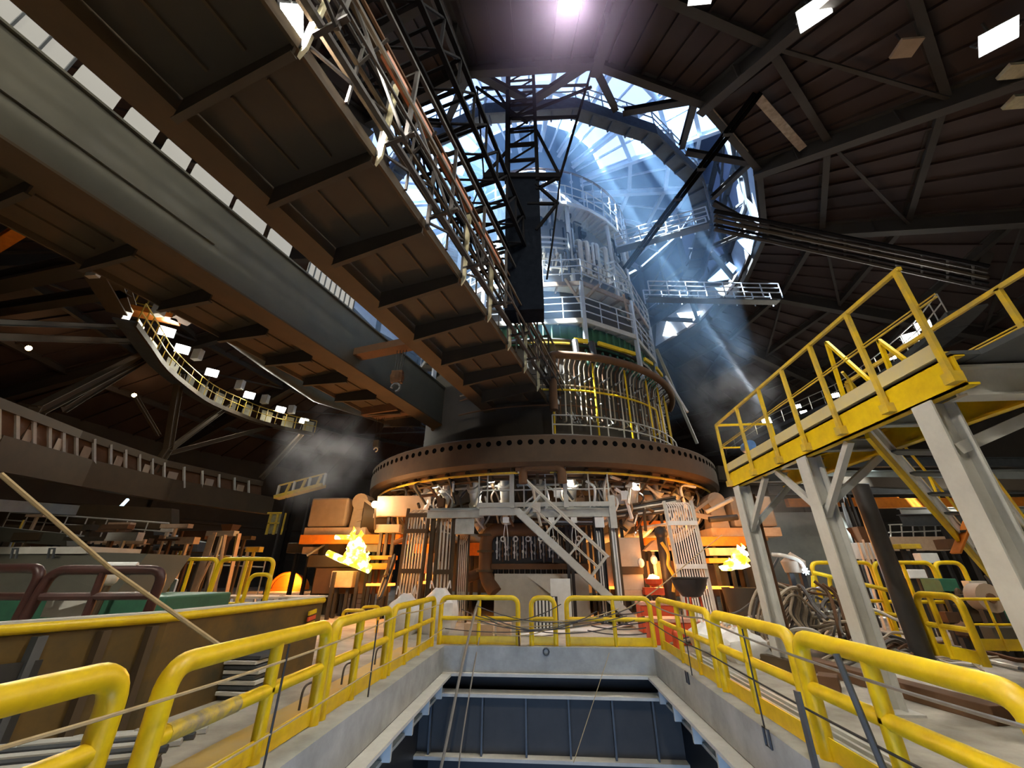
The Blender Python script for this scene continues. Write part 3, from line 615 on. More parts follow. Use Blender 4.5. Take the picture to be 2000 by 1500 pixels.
# white valve clutter on the upper stack
random.seed(11)
for k in range(60):
    az = -28 + k * 2; r = 6.9; z = 17.9 + .25 * (k % 3)
    b = MB(); b.tube(fillet([pol(az, 6.3, z + .9), pol(az, 7.1, z + .9), pol(az, 7.15, z), pol(az, 6.6, z - .3)], .12, 3), .06, 6); b.ball(pol(az, 7.15, z + .3), .13, 6, 5)
    b.build('stack_valve', (WHITE, STEEL, PIPE)[k % 3], bf, True)
for z, m in ((17.75, WHITE), (18.4, PIPE), (19.3, WHITE), (19.7, BLUEW), (20.1, WHITE)): b = MB(); b.tube(arc(7.05, z, -40, 95, 40), .07, 6); b.build('stack_ring_pipe', m, bf, True)
for az in (19, 46, 68, -16, -42): b = MB(); b.tube([pol(az, 7.2, 16), pol(az, 7.1, 23)], .14, 8); b.build('stack_column', WHITE, bf, True)
for az in (28, 34, 40, 24): b = MB(); b.tube(fillet([pol(az, 7.2, 17.5), pol(az, 7.25, 19.6 + az * .02), pol(az - 3, 6.2, 20.2)], .3, 4), .16, 8); b.build('riser_pipe', PIPE, bf, True)
for k in range(4): b = MB(); b.bar(pol(38, 7.35, 17.3 + .5 * k), pol(44, 7.35, 17.9 + .5 * k), .12); b.build('chevron_plate', WHITE, bf)
# ------------------------------------------------------------------ ring platforms
def platform(name, label, verts, r, z, zt, ri, m_deck, m_rail, nrail=2, rails=True, deck_t=.28, post=1.15, edge=None, group=None):
    t = thing(name, label, 'platform', (CF.x, CF.y, z), group)
    P = [pol(a, r, z) for a in verts]; n = len(P)
    b = MB()
    for i in range(n - 1):
        q0, q1 = pol(verts[i], ri, z), pol(verts[i + 1], ri, z)
        b.add([P[i], P[i + 1], q1, q0, P[i] - V((0, 0, .04)), P[i + 1] - V((0, 0, .04)), q1 - V((0, 0, .04)), q0 - V((0, 0, .04))],
              [(0, 1, 2, 3), (7, 6, 5, 4), (0, 4, 5, 1), (1, 5, 6, 2), (2, 6, 7, 3), (3, 7, 4, 0)])
    b.build('deck', m_deck, t)
    b = MB()
    for i in range(n - 1): b.bar(P[i] - V((0, 0, deck_t / 2)), P[i + 1] - V((0, 0, deck_t / 2)), .1, deck_t)
    b.build('edge_beam', edge or m_deck, t)
    for i in range(n - 1):       # joists
        for f in (0, .25, .5, .75):
            p = P[i].lerp(P[i + 1], f); q = pol(verts[i], ri, z).lerp(pol(verts[i + 1], ri, z), f)
            j = MB(); j.bar(p - V((0, 0, .12)), q - V((0, 0, .12)), .08, .18); j.build('joist', edge or m_deck, t)
    rl = MB()
    for h in [zt - z] + [(zt - z) * f for f in ((.5,) if nrail == 2 else (.35, .7))]:
        for i in range(n - 1): rl.tube([P[i] + V((0, 0, h)), P[i + 1] + V((0, 0, h))], .035, 6)
    rl.build('railing', m_rail, t)
    for i in range(n - 1):
        L = (P[i + 1] - P[i]).length; c = max(1, round(L / post))
        for k in range(c + (i == n - 2)):
            p = P[i].lerp(P[i + 1], k / c); q = MB(); q.tube([p, p + V((0, 0, zt - z))], .035, 6); q.build('post', m_rail, t)
    return t
OCT = (-70, -45, -20, 19.5, 45, 72, 98)
OCT2 = (-70, -45, -19, 20, 48, 74, 98)
platform('ring_platform', 'lower grey octagonal platform round the furnace above the green cooler pipes', OCT, 8.0, 13.7, 15.1, 7.0, LGREY, BLUEW, 3)
platform('ring_platform', 'upper pale octagonal platform round the furnace with ladder-like grating below', OCT2, 8.0, 16.15, 17.75, 6.8, LGREY, BLUEW, 3, edge=mat('weathered_timber_brown', (.36, .28, .22), .7, 0, (.22, .17, .13)))
platform('ring_platform', 'round pale platform with tall railing near the furnace top', [(-90 + 12 * k) for k in range(17)], 7.4, 23.0, 24.5, 5.9, WHITE, WHITE, 2, edge=WHITE)
platform('ring_walkway', 'low railed ledge on top of the rusty ring girder', [(5 + 6 * k) for k in range(14)], 8.3, 7.15, 8.05, 7.4, GREY, LGREY, 2)
hp_ = thing('spray_ring', 'thin pipe ring with hanging nozzles over the top platform', 'pipe', (CF.x, CF.y, 25.6))
b = MB(); b.tube(arc(7.5, 25.7, -60, 80, 40), .07, 6); b.build('ring_pipe', RUST, hp_, True)
for k in range(20): az = -50 + 6.5 * k; b = MB(); b.tube([pol(az, 7.5, 25.7), pol(az, 7.4, 23.05)], .04, 6); b.ball(pol(az, 7.45, 24.9), .12, 6, 5); b.build('nozzle', BLUEW, hp_)
# gallery hung inside the drum
platform('drum_gallery', 'wide dark blue ring gallery hung inside the roof drum', [11 + 20 * k for k in range(-9, 10)], 13.2, 23.3, 24.5, 12.2, DGREY, BLUEW, 2, deck_t=.85, post=1.6, edge=mat('blue_black_steel', (.08, .10, .14), .6, .1, (.05, .06, .09)))
random.seed(5)
for k in range(40):
    az = -75 + k * 4.2; h = random.uniform(.3, 1.0); p = pol(az, 12.7, 23.3)
    if k % 3: continue
    t = thing('gallery_valve_station', 'pale valve station standing on the drum gallery', 'valve station', p, 'valve stations on the drum gallery')
    b = MB(); b.box(p.x - .3, p.x + .3, p.y - .25, p.y + .25, 23.3, 23.3 + h); b.build('cabinet', WHITE, t)
    b = MB(); b.tube([p + V((.4, 0, 0)), p + V((.4, 0, 1.5)), p + V((-.3, 0, 1.6))], .06, 6); b.build('pipe', WHITE, t)
# columns of the furnace frame
for az, r, z0, z1 in ((19.5, 7.95, 12.2, 16.1), (46, 7.95, 11, 16.1), (71, 7.95, 11, 16.1), (-20, 7.95, 12.2, 16.1), (-46, 7.95, 11, 16.1)):
    b = MB(); b.bar(pol(az, r, z0), pol(az, r, z1), .2, .2, up=pol(az, 1) - CF); tag(b.build('platform_column', BLUEW), 'pale steel column carrying the upper octagonal platform', 'column', 'columns between the octagonal platforms')
for az, s in ((19.5, -1), (19.5, 1), (46, -1)):
    b = MB(); b.bar(pol(az, 7.7, 14.9), pol(az + s * 7, 8.2, 16.0), .12); tag(b.build('platform_brace', MATS['weathered_timber_brown']), 'slanting brown brace under the upper octagonal platform', 'brace', 'braces under the upper octagonal platform')
# stair flights on the shady right side of the furnace
b = MB(); b.bar(pol(60, 8.3, 13.6), pol(82, 9.6, 8.6), .16, .1); tag(b.build('access_ladder', GREY), 'pale steep ladder down the right side of the furnace', 'ladder')
b = MB(); b.tube([oncyl(1300, 735, 8.6) , oncyl(1343, 805, 9.6)], .06, 6); tag(b.build('handrail_pipe', PIPE), 'thin slanting pipe on the right side of the furnace', 'pipe')
# ------------------------------------------------------------------ big perforated ring girder
rg = thing('ring_girder', 'huge rusty ring girder with a row of holes along its top edge', 'ring girder', (CF.x, CF.y, 5.4))
b = MB(); b.lathe([(9.25, 5.45), (9.8, 5.38), (9.95, 5.52), (9.95, 6.55), (9.88, 6.62), (9.3, 6.62), (9.25, 5.45)], CF, 0, 360, 96); b.build('ring_plate', mat('scaled_rust', (.085, .05, .026), .75, .1, (.045, .029, .018), 1.6, 1.3, .2), rg, True)
HM = mat('hole_black', (.004, .004, .004), .95, 0, (.003, .003, .003), spec=0)
for k in range(66):  # flat black discs: the dark inside each hole is put in as colour
    az = -80 + 2.46 * k; p = pol(az, 9.951, 6.3); nrm = (pol(az, 1) - CF).normalized()
    b = MB(); b.tube([p - nrm * .02, p + nrm * .006], .11, 12); b.build('hole', HM, rg)
b = MB(); b.tube(arc(8.7, 5.55, -180, 180, 60), .5, 12); b.build('bustle_pipe', RUST, rg, True)
b = MB(); b.box(CF.x + .05 - .9, CF.x + .05 + .9, 15.3, 15.9, 5.2, 5.5); b.tube(fillet([V((-.75, 15.4, 4.75)), V((-.75, 15.4, 5.4)), V((.75, 15.4, 5.4)), V((.75, 15.4, 4.75))], .3), .18, 10); b.build('hanger_yoke', RUST, rg, True)
for a0, a1, m, z, r in ((-62, -4, YEL2, 5.2, 9.5), (3, 62, YEL2, 5.2, 9.5), (-64, 64, BROWN, 5.05, 9.1), (-60, 60, LGREY, 4.85, 8.8)):
    b = MB(); b.tube(arc(r, z, a0, a1, 40), .05, 6); b.build('hung_ring_pipe', m, rg, True)
for k in range(23):
    az = -66 + 6 * k; b = MB(); b.bar(pol(az, 9.4, 5.4), pol(az, 8.6, 4.7), .12, .18); b.build('bracket', BROWN, rg)
# tuyere stocks under the ring
for k in range(15):
    az = -63 + 9 * k
    t = thing('tuyere_stock', 'pale jointed blast pipe slanting from under the ring girder into the furnace', 'blast pipe', pol(az, 8.2, 3.4), 'blast pipes under the ring girder')
    b = MB(); b.tube(fillet([pol(az, 8.7, 5.2), pol(az, 8.75, 4.75), pol(az, 8.2, 3.5), pol(az, 7.6, 3.15), pol(az, 6.2, 3.0)], .25, 4), .2, 10); b.build('blast_pipe', PIPE, t, True)
    for f, rr in ((4.85, 8.75), (4.2, 8.5), (3.6, 8.25)): c = MB(); c.tube([pol(az, rr + .06, f + .06), pol(az, rr - .06, f - .06)], .29, 10); c.build('flange', LGREY, t, True)
    c = MB(); c.tube(spline([pol(az + 2, 8.6, 4.9), pol(az + 2.6, 9.0, 4.2), pol(az + 1.4, 8.9, 3.7), pol(az + 2.3, 8.2, 3.2)]), .045, 6); c.build('water_hose', WHITE if k % 2 else RUST, t, True)
    c = MB(); c.tube(spline([pol(az - 2, 8.6, 4.9), pol(az - 3.1, 9.0, 4.4), pol(az - 2, 8.9, 3.9), pol(az - 2.6, 8.1, 3.3)]), .04, 6); c.build('water_hose', BLACK if k % 2 else TANH, t, True)
# ------------------------------------------------------------------ dark lattice mast hung from the roof
mt = thing('lattice_mast', 'dark lattice mast hanging from the roof in front of the furnace', 'mast', (.1, 11, 9.9))
YM = 11.0
def Y_(x, y, Y=YM): return ony(x, y, Y)
zt_ = Y_(1020, 100).z; zb_ = Y_(1018, 605).z; zm_ = Y_(1020, 345).z
xa, xb = Y_(990, 300).x, Y_(1048, 300).x
for x in (xa, xb):
    for y in (YM, YM + .8): b = MB(); b.bar((x, y, zm_ - .3), (x, y, zt_ + .6), .15, .15, up=(0, 1, 0)); b.build('chord', MATTE, mt)
n = 9
for k in range(n + 1):
    z = zm_ + (zt_ - zm_) * k / n; b = MB(); b.bar((xa, YM, z), (xb, YM, z), .08); b.bar((xa, YM + .8, z), (xb, YM + .8, z), .08); b.bar((xa, YM, z), (xa, YM + .8, z), .08); b.bar((xb, YM, z), (xb, YM + .8, z), .08)
    if k < n: z2 = z + (zt_ - zm_) / n; b.bar((xa, YM + .8, z), (xb, YM + .8, z2), .06)
    b.build('lattice_bar', MATTE, mt)
b = MB(); b.box(xa - .04, xb + .04, YM, YM + .8, zb_, zm_); b.build('mast_casing', mat('blue_black_casing', (.010, .013, .020), .95, 0, (.006, .008, .013), spec=.03), mt)
cl, cr = Y_(945, 345), Y_(1094, 345)
b = MB(); b.bar(cl, cr, .2, .26); b.build('cross_arm', MATTE, mt)
ul, ur = Y_(932, 170), Y_(1158, 128)
b = MB(); b.tube([ul, cl], .04, 6); b.tube([ur, cr], .06, 6); b.tube([cl, Y_(915, 420, YM)], .03, 6); b.tube([cr, Y_(1088, 400), Y_(1078, 480), Y_(1068, 545)], .04, 6); b.build('tie_rod', MATTE, mt)
for p, q in ((Y_(1155, 170), Y_(1000, 232)), (Y_(1130, 228), Y_(1000, 232)), (Y_(940, 130), Y_(1000, 225)), (cl, Y_(995, 290)), (cr, Y_(1048, 255)), (Y_(940, 172), Y_(1150, 166)), (Y_(930, 170), Y_(1030, 240)), (cr, Y_(1047, 370)), (Y_(1088, 398), Y_(1047, 450)), (Y_(1090, 398), Y_(1047, 360)), (Y_(1088, 398), Y_(1030, 398))):
    b = MB(); b.bar(p, q, .1); b.build('diagonal', MATTE, mt)
# twin stay from the roof down to the furnace
p0 = onz(1480, 182, 20.2); p1 = oncyl(1222, 524, 7.6)
t = thing('twin_stay', 'pair of thick black stays running from the roof down to the furnace platform', 'stay', p1)
for o in (-.13, .13): b = MB(); b.tube([p0 + V((o, 0, 0)), p1 + V((o, 0, 0))], .1, 8); b.build('stay_rod', HM, t, True)
for k in range(1, 6): p = p0.lerp(p1, k / 6); b = MB(); b.box(p.x - .2, p.x + .2, p.y - .08, p.y + .08, p.z - .1, p.z + .1); b.build('clamp', BLACK, t)
# link walkways to the right of the stack
for (x0, y0, x1, y1, dz, lb) in ((1205, 490, 1385, 440, 20.6, 'upper pale walkway linking the furnace to the roof edge on the right'), (1265, 585, 1520, 590, 17.2, 'lower pale pipe bridge right of the furnace under the roof opening')):
    p = onz(x0, y0, dz); q = onz(x1, y1, dz)
    t = thing('link_walkway', lb, 'walkway', p)
    b = MB(); b.bar(p, q, .5, .1); b.build('deck', DGREY, t)
    sd = (q - p).cross(V((0, 0, 1))).normalized() * .45
    for s in (-1, 1):
        r = MB()
        for h in (.4, .75, 1.1): r.tube([p + sd * s + V((0, 0, h)), q + sd * s + V((0, 0, h))], .04, 6)
        r.build('railing', BLUEW, t)
        for k in range(8): c = p.lerp(q, k / 7) + sd * s; w = MB(); w.tube([c, c + V((0, 0, 1.1))], .04, 6); w.build('post', BLUEW, t)

# tangle of small pipes on the upper stack and under the ring
random.seed(33)
for k in range(52):
    az = random.uniform(-40, 75); z = random.uniform(16.8, 22.5); r = 7.0 - (z - 17) * .12 + random.uniform(.15, .5); L = random.uniform(.6, 2.2)
    b = MB(); b.tube(fillet([pol(az, r, z), pol(az, r, z + L), pol(az + random.uniform(-6, 6), r - .2, z + L + .2)], .15, 2), random.uniform(.04, .11), 6)
    if k % 3 == 0: b.bar(pol(az, r + .05, z + L * .4), pol(az + 3, r + .05, z + L * .4), .3, .3)
    b.build('stack_pipe', (MATTE, WHITE, STEEL, DGREY, BLACK)[k % 5], bf, True)
for k in range(90):
    az = random.uniform(-64, 64); r = random.uniform(8.0, 9.3); z = random.uniform(3.0, 4.6)
    P = [pol(az, r, z), pol(az + random.uniform(-3, 3), r + random.uniform(-.4, .4), z + random.uniform(.2, .9)), pol(az + random.uniform(-5, 5), r + random.uniform(-.5, .5), min(5.1, z + random.uniform(.5, 1.6)))]
    b = MB(); b.tube(spline(P, 4), random.uniform(.03, .075), 6)
    if k % 6 == 0: p = P[1]; b.box(p.x - .15, p.x + .15, p.y - .15, p.y + .15, p.z - .15, p.z + .2)
    b.build('branch_pipe', (BLACK, PIPE, RUST, WHITE, BLACK, BROWN, STEEL)[k % 7], bf, True)
# ================================================================== TAPPING FLOOR IN FRONT OF THE FURNACE
def pxbox(b, x0, y0, x1, y1, Y, depth=.6):
    m = (y0 + y1) / 2; p = ony(x0, m, Y); q = ony(x1, m, Y); c = (x0 + x1) / 2
    z1 = ony(c, y0, Y).z; z0 = ony(c, y1, Y).z
    b.box(p.x, q.x, Y, Y + depth, z0, z1); return V(((p.x + q.x) / 2, Y + depth / 2, z0))
ZP = 0.0
YP = 16.0
# platform with railing
tp_ = thing('tapping_platform', 'grey raised platform in front of the furnace under the ring girder', 'platform', (-1, YP, ZP))
b = MB(); b.box(-4.5, 2.7, YP, YP + 2.2, 3.88, 3.95); b.build('deck', GREY, tp_)
b = MB(); b.ibeam((-4.6, YP + .02, 3.72), (-2.35, YP + .02, 3.72), .16, .3); b.ibeam((-2.5, YP - .12, 3.8), (-1.0, YP - .12, 3.8), .12, .32); b.ibeam((-1.0, YP, 3.72), (2.75, YP, 3.72), .16, .3); b.build('edge_beam', LGREY, tp_)
b = MB(); b.ibeam((-4.5, YP + 2.1, 3.72), (2.7, YP + 2.1, 3.72), .16, .3); b.build('edge_beam', DGREY, tp_)
for x, m, w in ((-4.35, BROWN, .16), (-3.52, BROWN, .14), (2.05, BLACK, .34), (2.55, LGREY, .2)):
    b = MB(); b.ibeam((x, YP + .1, ZP), (x, YP + .1, 3.6), w, w, .02, up=(1, 0, 0)); b.build('column', m, tp_)
b = MB(); b.box(2.5, 2.75, YP - .1, YP + .1, 3.15, 4.35); b.build('cable_box', LGREY, tp_)
rl = thing('platform_railing', 'pale grey railing along the front of the platform below the ring girder', 'railing', (0, YP, 3.95))
for h in (5.22, 4.6): b = MB(); b.tube([(-2.55, YP - .1, h), (2.6, YP - .1, h)], .03, 6); b.build('rail', LGREY, rl)
b = MB(); b.box(-2.6, 2.65, YP - .12, YP - .09, 3.95, 4.12); b.build('toe_board', LGREY, rl)
for x in (-2.55, -2.2, -1.3, -.75, .1, .5, .95, 1.8, 2.55): b = MB(); b.bar((x, YP - .1, 3.9), (x, YP - .1, 5.22), .05, .05, up=(1, 0, 0)); b.build('post', LGREY, rl)
pf = thing('portal_frame', 'taller pale steel portal frame over the platform stair head', 'frame', (-.2, YP - .15, 3.95))
b = MB(); b.bar((-1.25, YP - .18, 5.55), (.92, YP - .18, 5.55), .14, .16); b.build('lintel', LGREY, pf)
for x in (-1.2, .86): b = MB(); b.bar((x, YP - .18, 3.9), (x, YP - .18, 5.5), .14, .14, up=(1, 0, 0)); b.build('post', LGREY, pf)
# stair
ss = thing('platform_stair', 'pale steel stair slanting from the platform down to the right', 'stair', (.5, YP - .5, ZP))
sp0, sp1 = V((-1.0, YP - .45, 3.75)), V((3.07, YP - .45, .03)); dd = sp1 - sp0
for oy in (0, .55):
    b = MB(); b.bar(sp0 + V((0, oy - .2, 0)), sp1 + V((0, oy - .2, 0)), .06, .26); b.build('stringer', LGREY, ss)
for k in range(1, 17): p = sp0 + dd * (k / 17); b = MB(); b.box(p.x - .12, p.x + .12, p.y - .2, p.y + .35, p.z - .02, p.z + .02); b.build('tread', GREY, ss)
hr = (sp1 - sp0).normalized(); nn = V((-hr.z, 0, hr.x)) * 1.0
if nn.z < 0: nn = -nn
for oy in (-.2, .35):
    b = MB(); q0 = sp0 + V((-.2, oy, 1.35)); 
    a = [sp0 + dd * .02 + nn + V((0, oy, 0)), sp0 + dd * .63 + nn + V((0, oy, 0))]
    b.bar(V((-.95, sp0.y + oy, 5.2)), a[1], .06, .06); b.tube([sp0 + dd * .05 + nn * .5 + V((0, oy, 0)), sp0 + dd * .63 + nn * .5 + V((0, oy, 0))], .022, 6); b.build('handrail', PIPE, ss)
    for f in (.05, .24, .44, .62): p = sp0 + dd * f + V((0, oy, 0)); c = MB(); c.bar(p, p + nn, .055, .055); c.build('baluster', LGREY, ss)
# cable and pipe racks standing round the platform
def rack(label, x0, y0, x1, y1, Y, n, m_f, m_p, clamps, bend=0, tilt=0, clampm=None):
    a = ony(x0, (y0 + y1) / 2, Y); c = ony(x1, (y0 + y1) / 2, Y); z1 = ony((x0 + x1) / 2, y0, Y).z; z0 = ZP
    t = thing('pipe_rack', label, 'pipe rack', ((a.x + c.x) / 2, Y, z0)); w = c.x - a.x
    def P(f, z, dy=0): return V((a.x + w * f + tilt * (z - z0), Y + dy, z))
    for f in (0, 1): b = MB(); b.bar(P(f, z0), P(f, z1), .1 if w > .5 else .06, .12, up=(0, 1, 0)); b.build('side_post', m_f, t)
    for k in range(n):
        f = (k + .8) / (n + .6); b = MB(); b.tube([P(f, z0 + .02, -.02), P(f, z1 - .2, -.02), P(f, z1 - .05, .15 + bend), P(f, z1, .4 + bend)], w / n * .27, 6); b.build('pipe', m_p, t, True)
    for z in clamps: b = MB(); b.bar(P(-.02, z0 + (z1 - z0) * z, -.08), P(1.02, z0 + (z1 - z0) * z, -.08), .05, .16); b.build('clamp', clampm or m_f, t)
    return t
rack('brown framed rack of upright pipes, second from the left of the platform', 783, 993, 826, 1165, 16.6, 7, BROWN, PIPE, (.42, .78, .93), .2, .03)
rack('narrow rack of upright pipes below the left end of the platform', 852, 1010, 884, 1165, 16.1, 4, BROWN, PIPE, (.46,))
rack('rack of pale upright pipes under the grey sign board', 893, 1045, 914, 1165, 16.5, 5, BROWN, PIPE, ())
rack('tall white rack of upright pipes right of the platform, leaning slightly', 1318, 978, 1374, 1165, 16.5, 11, LGREY, WHITE, (.44, .80), .1, -.03, WHITE)
rack('pair of pale conduits below the right end of the platform', 1197, 1030, 1211, 1165, 16.0, 2, BROWN, WHITE, ())
rack('pair of pale conduits right of the grey cabinet, near the stair foot', 1166, 1030, 1178, 1140, 16.05, 2, BLACK, WHITE, ())
b = MB(); p = pxbox(b, 889, 1013, 926, 1043, 16.0, .05); tag(b.build('notice_board', mat('grey_tarp_board', (.60, .60, .56), .6, 0, (.25, .27, .24), 1.2, .7)), 'grey weathered board hung under the left end of the platform', 'board')
# white junction boxes under the platform edge
for x in (988, 1077, 1121, 1171):
    t = thing('junction_box', 'small white junction box with hanging wires under the platform edge', 'junction box', ony(x, 1016, 15.95), 'junction boxes under the platform edge')
    b = MB(); s = 6 if x < 1160 else 9; p = pxbox(b, x - s, 1010, x + s, 1021 + (9 if x > 1160 else 0), 15.9, .12); b.build('box', WHITE, t)
    if x < 1160:
        for s in (-1, 1): c = MB(); c.tube(spline([ony(x + s, 1020, 15.95), ony(x + 4 * s, 1050, 15.9), ony(x + 2 + s, 1075, 15.9)]), .014, 5); c.build('wire', WHITE, t, True)
# tap-hole valve panel
vp = thing('valve_panel', 'dark tap hole panel crowded with hanging hoses and ring valves', 'valve panel', (-.2, 17, ZP))
b = MB(); p0 = ony(962, 1040, 17); p1 = ony(1150, 1125, 17); b.box(p0.x, p1.x, 17.05, 17.4, 1.6, 3.6); b.build('back_plate', BLACK, vp)
b = MB(); b.box(p0.x, p1.x, 16.75, 17.05, 1.75, 1.95); b.box(p0.x, p1.x, 16.85, 17.05, 3.3, 3.45); b.build('shelf', RUST, vp)
random.seed(21)
for k in range(30):
    x = p0.x + .2 + (p1.x - p0.x - .4) * k / 29; b = MB(); zt2 = 3.3 - random.uniform(0, .5); zb2 = 1.95 + random.uniform(0, .25)
    b.tube([(x, 16.95, zb2), (x + random.uniform(-.03, .03), 16.88, (zt2 + zb2) / 2), (x, 16.92, zt2)], .026, 6)
    for f in (.25, .55): b.ball((x, 16.88, zb2 + (zt2 - zb2) * f), .05, 6, 4, 1.4)
    b.build('hose', (WHITE, STEEL, RUST)[k % 3], vp, True)
for k in range(7):
    x = p0.x + .45 + .5 * k; b = MB(); b.tube([(x + .09 * math.cos(a * .7), 16.8, 2.85 + .09 * math.sin(a * .7)) for a in range(9)], .03, 6, True); b.build('ring_valve', WHITE, vp, True)
for k in range(34):
    x = p0.x + .15 + (p1.x - p0.x - .3) * k / 33; b = MB(); b.tube([(x, 16.95, 1.75), (x, 16.93, 1.55)], .028, 6); b.build('nipple', STEEL if k % 2 else RUBBER, vp)
b = MB(); q0 = ony(965, 1140, 16.6); q1 = ony(1150, 1140, 16.6); b.box(q0.x, q1.x, 16.7, 17.3, ZP, 1.6)
b.add([(q0.x + 1.2, 16.69, 1.55), (q0.x + 2.2, 16.55, .87), (q1.x - .9, 16.55, .87), (q0.x + 2.5, 16.69, 1.55)], [(0, 1, 2, 3)]); b.build('base_casing', LGREY, vp)
el = thing('elbow_pipe', 'fat brown elbow pipe curving down left of the valve panel', 'pipe', ony(950, 1140, 16.8))
e0 = ony(1050, 1034, 16.9); e1 = ony(962, 1036, 16.9); e2 = ony(947, 1060, 16.9); e3 = ony(947, 1130, 16.9); e4 = ony(962, 1158, 16.6)
b = MB(); b.tube(fillet([e0, V((e3.x, 16.9, e0.z)), V((e3.x, 16.9, 1.5)), V((e3.x + .45, 16.6, .95))], .6, 7), .26, 14); b.build('pipe', RUST, el, True)
for z in (1.7, 2.4, 3.0): b = MB(); b.tube([(e3.x, 16.9, z - .04), (e3.x, 16.9, z + .04)], .34, 14); b.build('flange', BROWN, el, True)
b = MB(); pxbox(b, 1076, 1130, 1116, 1226, 15.2, .06); tag(b.build('white_board', WHITE), 'white upright board leaning below the platform stair', 'board')
gr_ = thing('striped_grille', 'low black and white striped grille at the foot of the white board', 'grille', ony(1065, 1195, 15.0))
for k in range(6): b = MB(); pxbox(b, 1046 + 7 * k, 1166, 1050 + 7 * k, 1228, 15.0, .08); b.build('slat', WHITE, gr_)
b = MB(); pxbox(b, 1044, 1165, 1090, 1228, 15.1, .06); b.build('backing', BLACK, gr_)
for (u, v, w, h) in ((1030, 1240, 1100, 1234), (1118, 1232, 1200, 1222), (1185, 1224, 1240, 1218)):  # white sheets laid to paint in a bright reflection on the floor
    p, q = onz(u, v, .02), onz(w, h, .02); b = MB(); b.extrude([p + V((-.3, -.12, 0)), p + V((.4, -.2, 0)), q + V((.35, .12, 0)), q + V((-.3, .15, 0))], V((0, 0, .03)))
    tag(b.build('floor_reflection', mat('reflection_white', (.93, .93, .92), .45, 0, (.85, .85, .84)) if 'reflection_white' not in MATS else MATS['reflection_white']), 'bright bare metal sheet lying on the floor beyond the far guard rail', 'sheet', 'metal sheets on the floor beyond the far rail')
# cabinets right of the stair
cb = thing('grey_cabinet', 'tall beige grey cabinet between the stair foot and the white pipe rack', 'cabinet', ony(1235, 1160, 16.9))
b = MB(); pxbox(b, 1210, 1050, 1252, 1107, 16.9, .8); b.build('upper_body', mat('beige_cabinet', (.50, .45, .37), .6, 0, (.38, .33, .26), 3, 1), cb, bevel=.02)
b = MB(); pxbox(b, 1212, 1107, 1257, 1121, 16.85, .8); b.build('dark_band', BROWN, cb)
b = MB(); pxbox(b, 1213, 1121, 1258, 1153, 16.9, .8); b.build('lower_body', MATS['beige_cabinet'], cb, bevel=.02)
b = MB(); pxbox(b, 1216, 1153, 1254, 1164, 16.8, .9); b.build('timber_skid', BRICK, cb)
# slanted pipe bundle from the platform to the white rack
for k in range(7):
    a = ony(1205, 1012 - 3.4 * k, 17.2); c = ony(1320, 998 - 4.6 * k, 17.0)
    b = MB(); b.tube([a, c], .05, 6); tag(b.build('slanted_pipe', (BROWN, LGREY, BLACK)[k % 3], None, True), 'slanting pipe in the bundle between the platform and the white rack', 'pipe', 'slanting pipes left of the white rack')
for nm, x0, y0, x1, y1, Y, m, lb in (
    ('orange_beam', 585, 1044, 792, 1062, 18.0, ORG, 'long orange trough beam behind the left pipe racks'),
    ('orange_beam', 1370, 1048, 1470, 1066, 18.4, ORG, 'orange trough beam right of the white pipe rack'),
    ('orange_beam', 1228, 1017, 1320, 1026, 18.0, ORG, 'orange beam between the beige cabinet and the white pipe rack'),
    ('orange_beam', 1385, 1090, 1446, 1100, 17.6, ORG, 'low orange beam above the right fire'),
    ('orange_beam', 1385, 1070, 1440, 1085, 18.0, BRICK, 'tan ledge between the orange beams right of the white rack'),
    ('orange_beam', 700, 1085, 770, 1093, 17.4, ORG, 'upper of two orange bars right of the left flame'),
    ('orange_beam', 708, 1100, 765, 1112, 17.2, ORG, 'lower of two orange bars right of the left flame'),
    ('orange_beam', 1260, 1050, 1315, 1064, 18.8, ORG, 'orange lintel behind the beige cabinet'),
    ('orange_beam', 806, 1062, 850, 1080, 18.5, ORG, 'orange beam glimpsed between the two left racks'),
    ('orange_beam', 914, 1060, 945, 1085, 18.4, ORG, 'orange beam left of the elbow pipe')):
    b = MB(); pxbox(b, x0, y0, x1, y1, Y, .4); tag(b.build(nm, m, bevel=.01), lb, 'beam')
tr_ = thing('runner_cover', 'tan wedge shaped hood behind the beige cabinet', 'hood', ony(1285, 1080, 17.6))
b = MB(); b.extrude([ony(1258, 1075, 17.6), ony(1312, 1075, 17.6), ony(1300, 1052, 17.6), ony(1280, 1054, 17.6)], V((0, .8, 0))); b.build('hood_plate', BRICK, tr_)
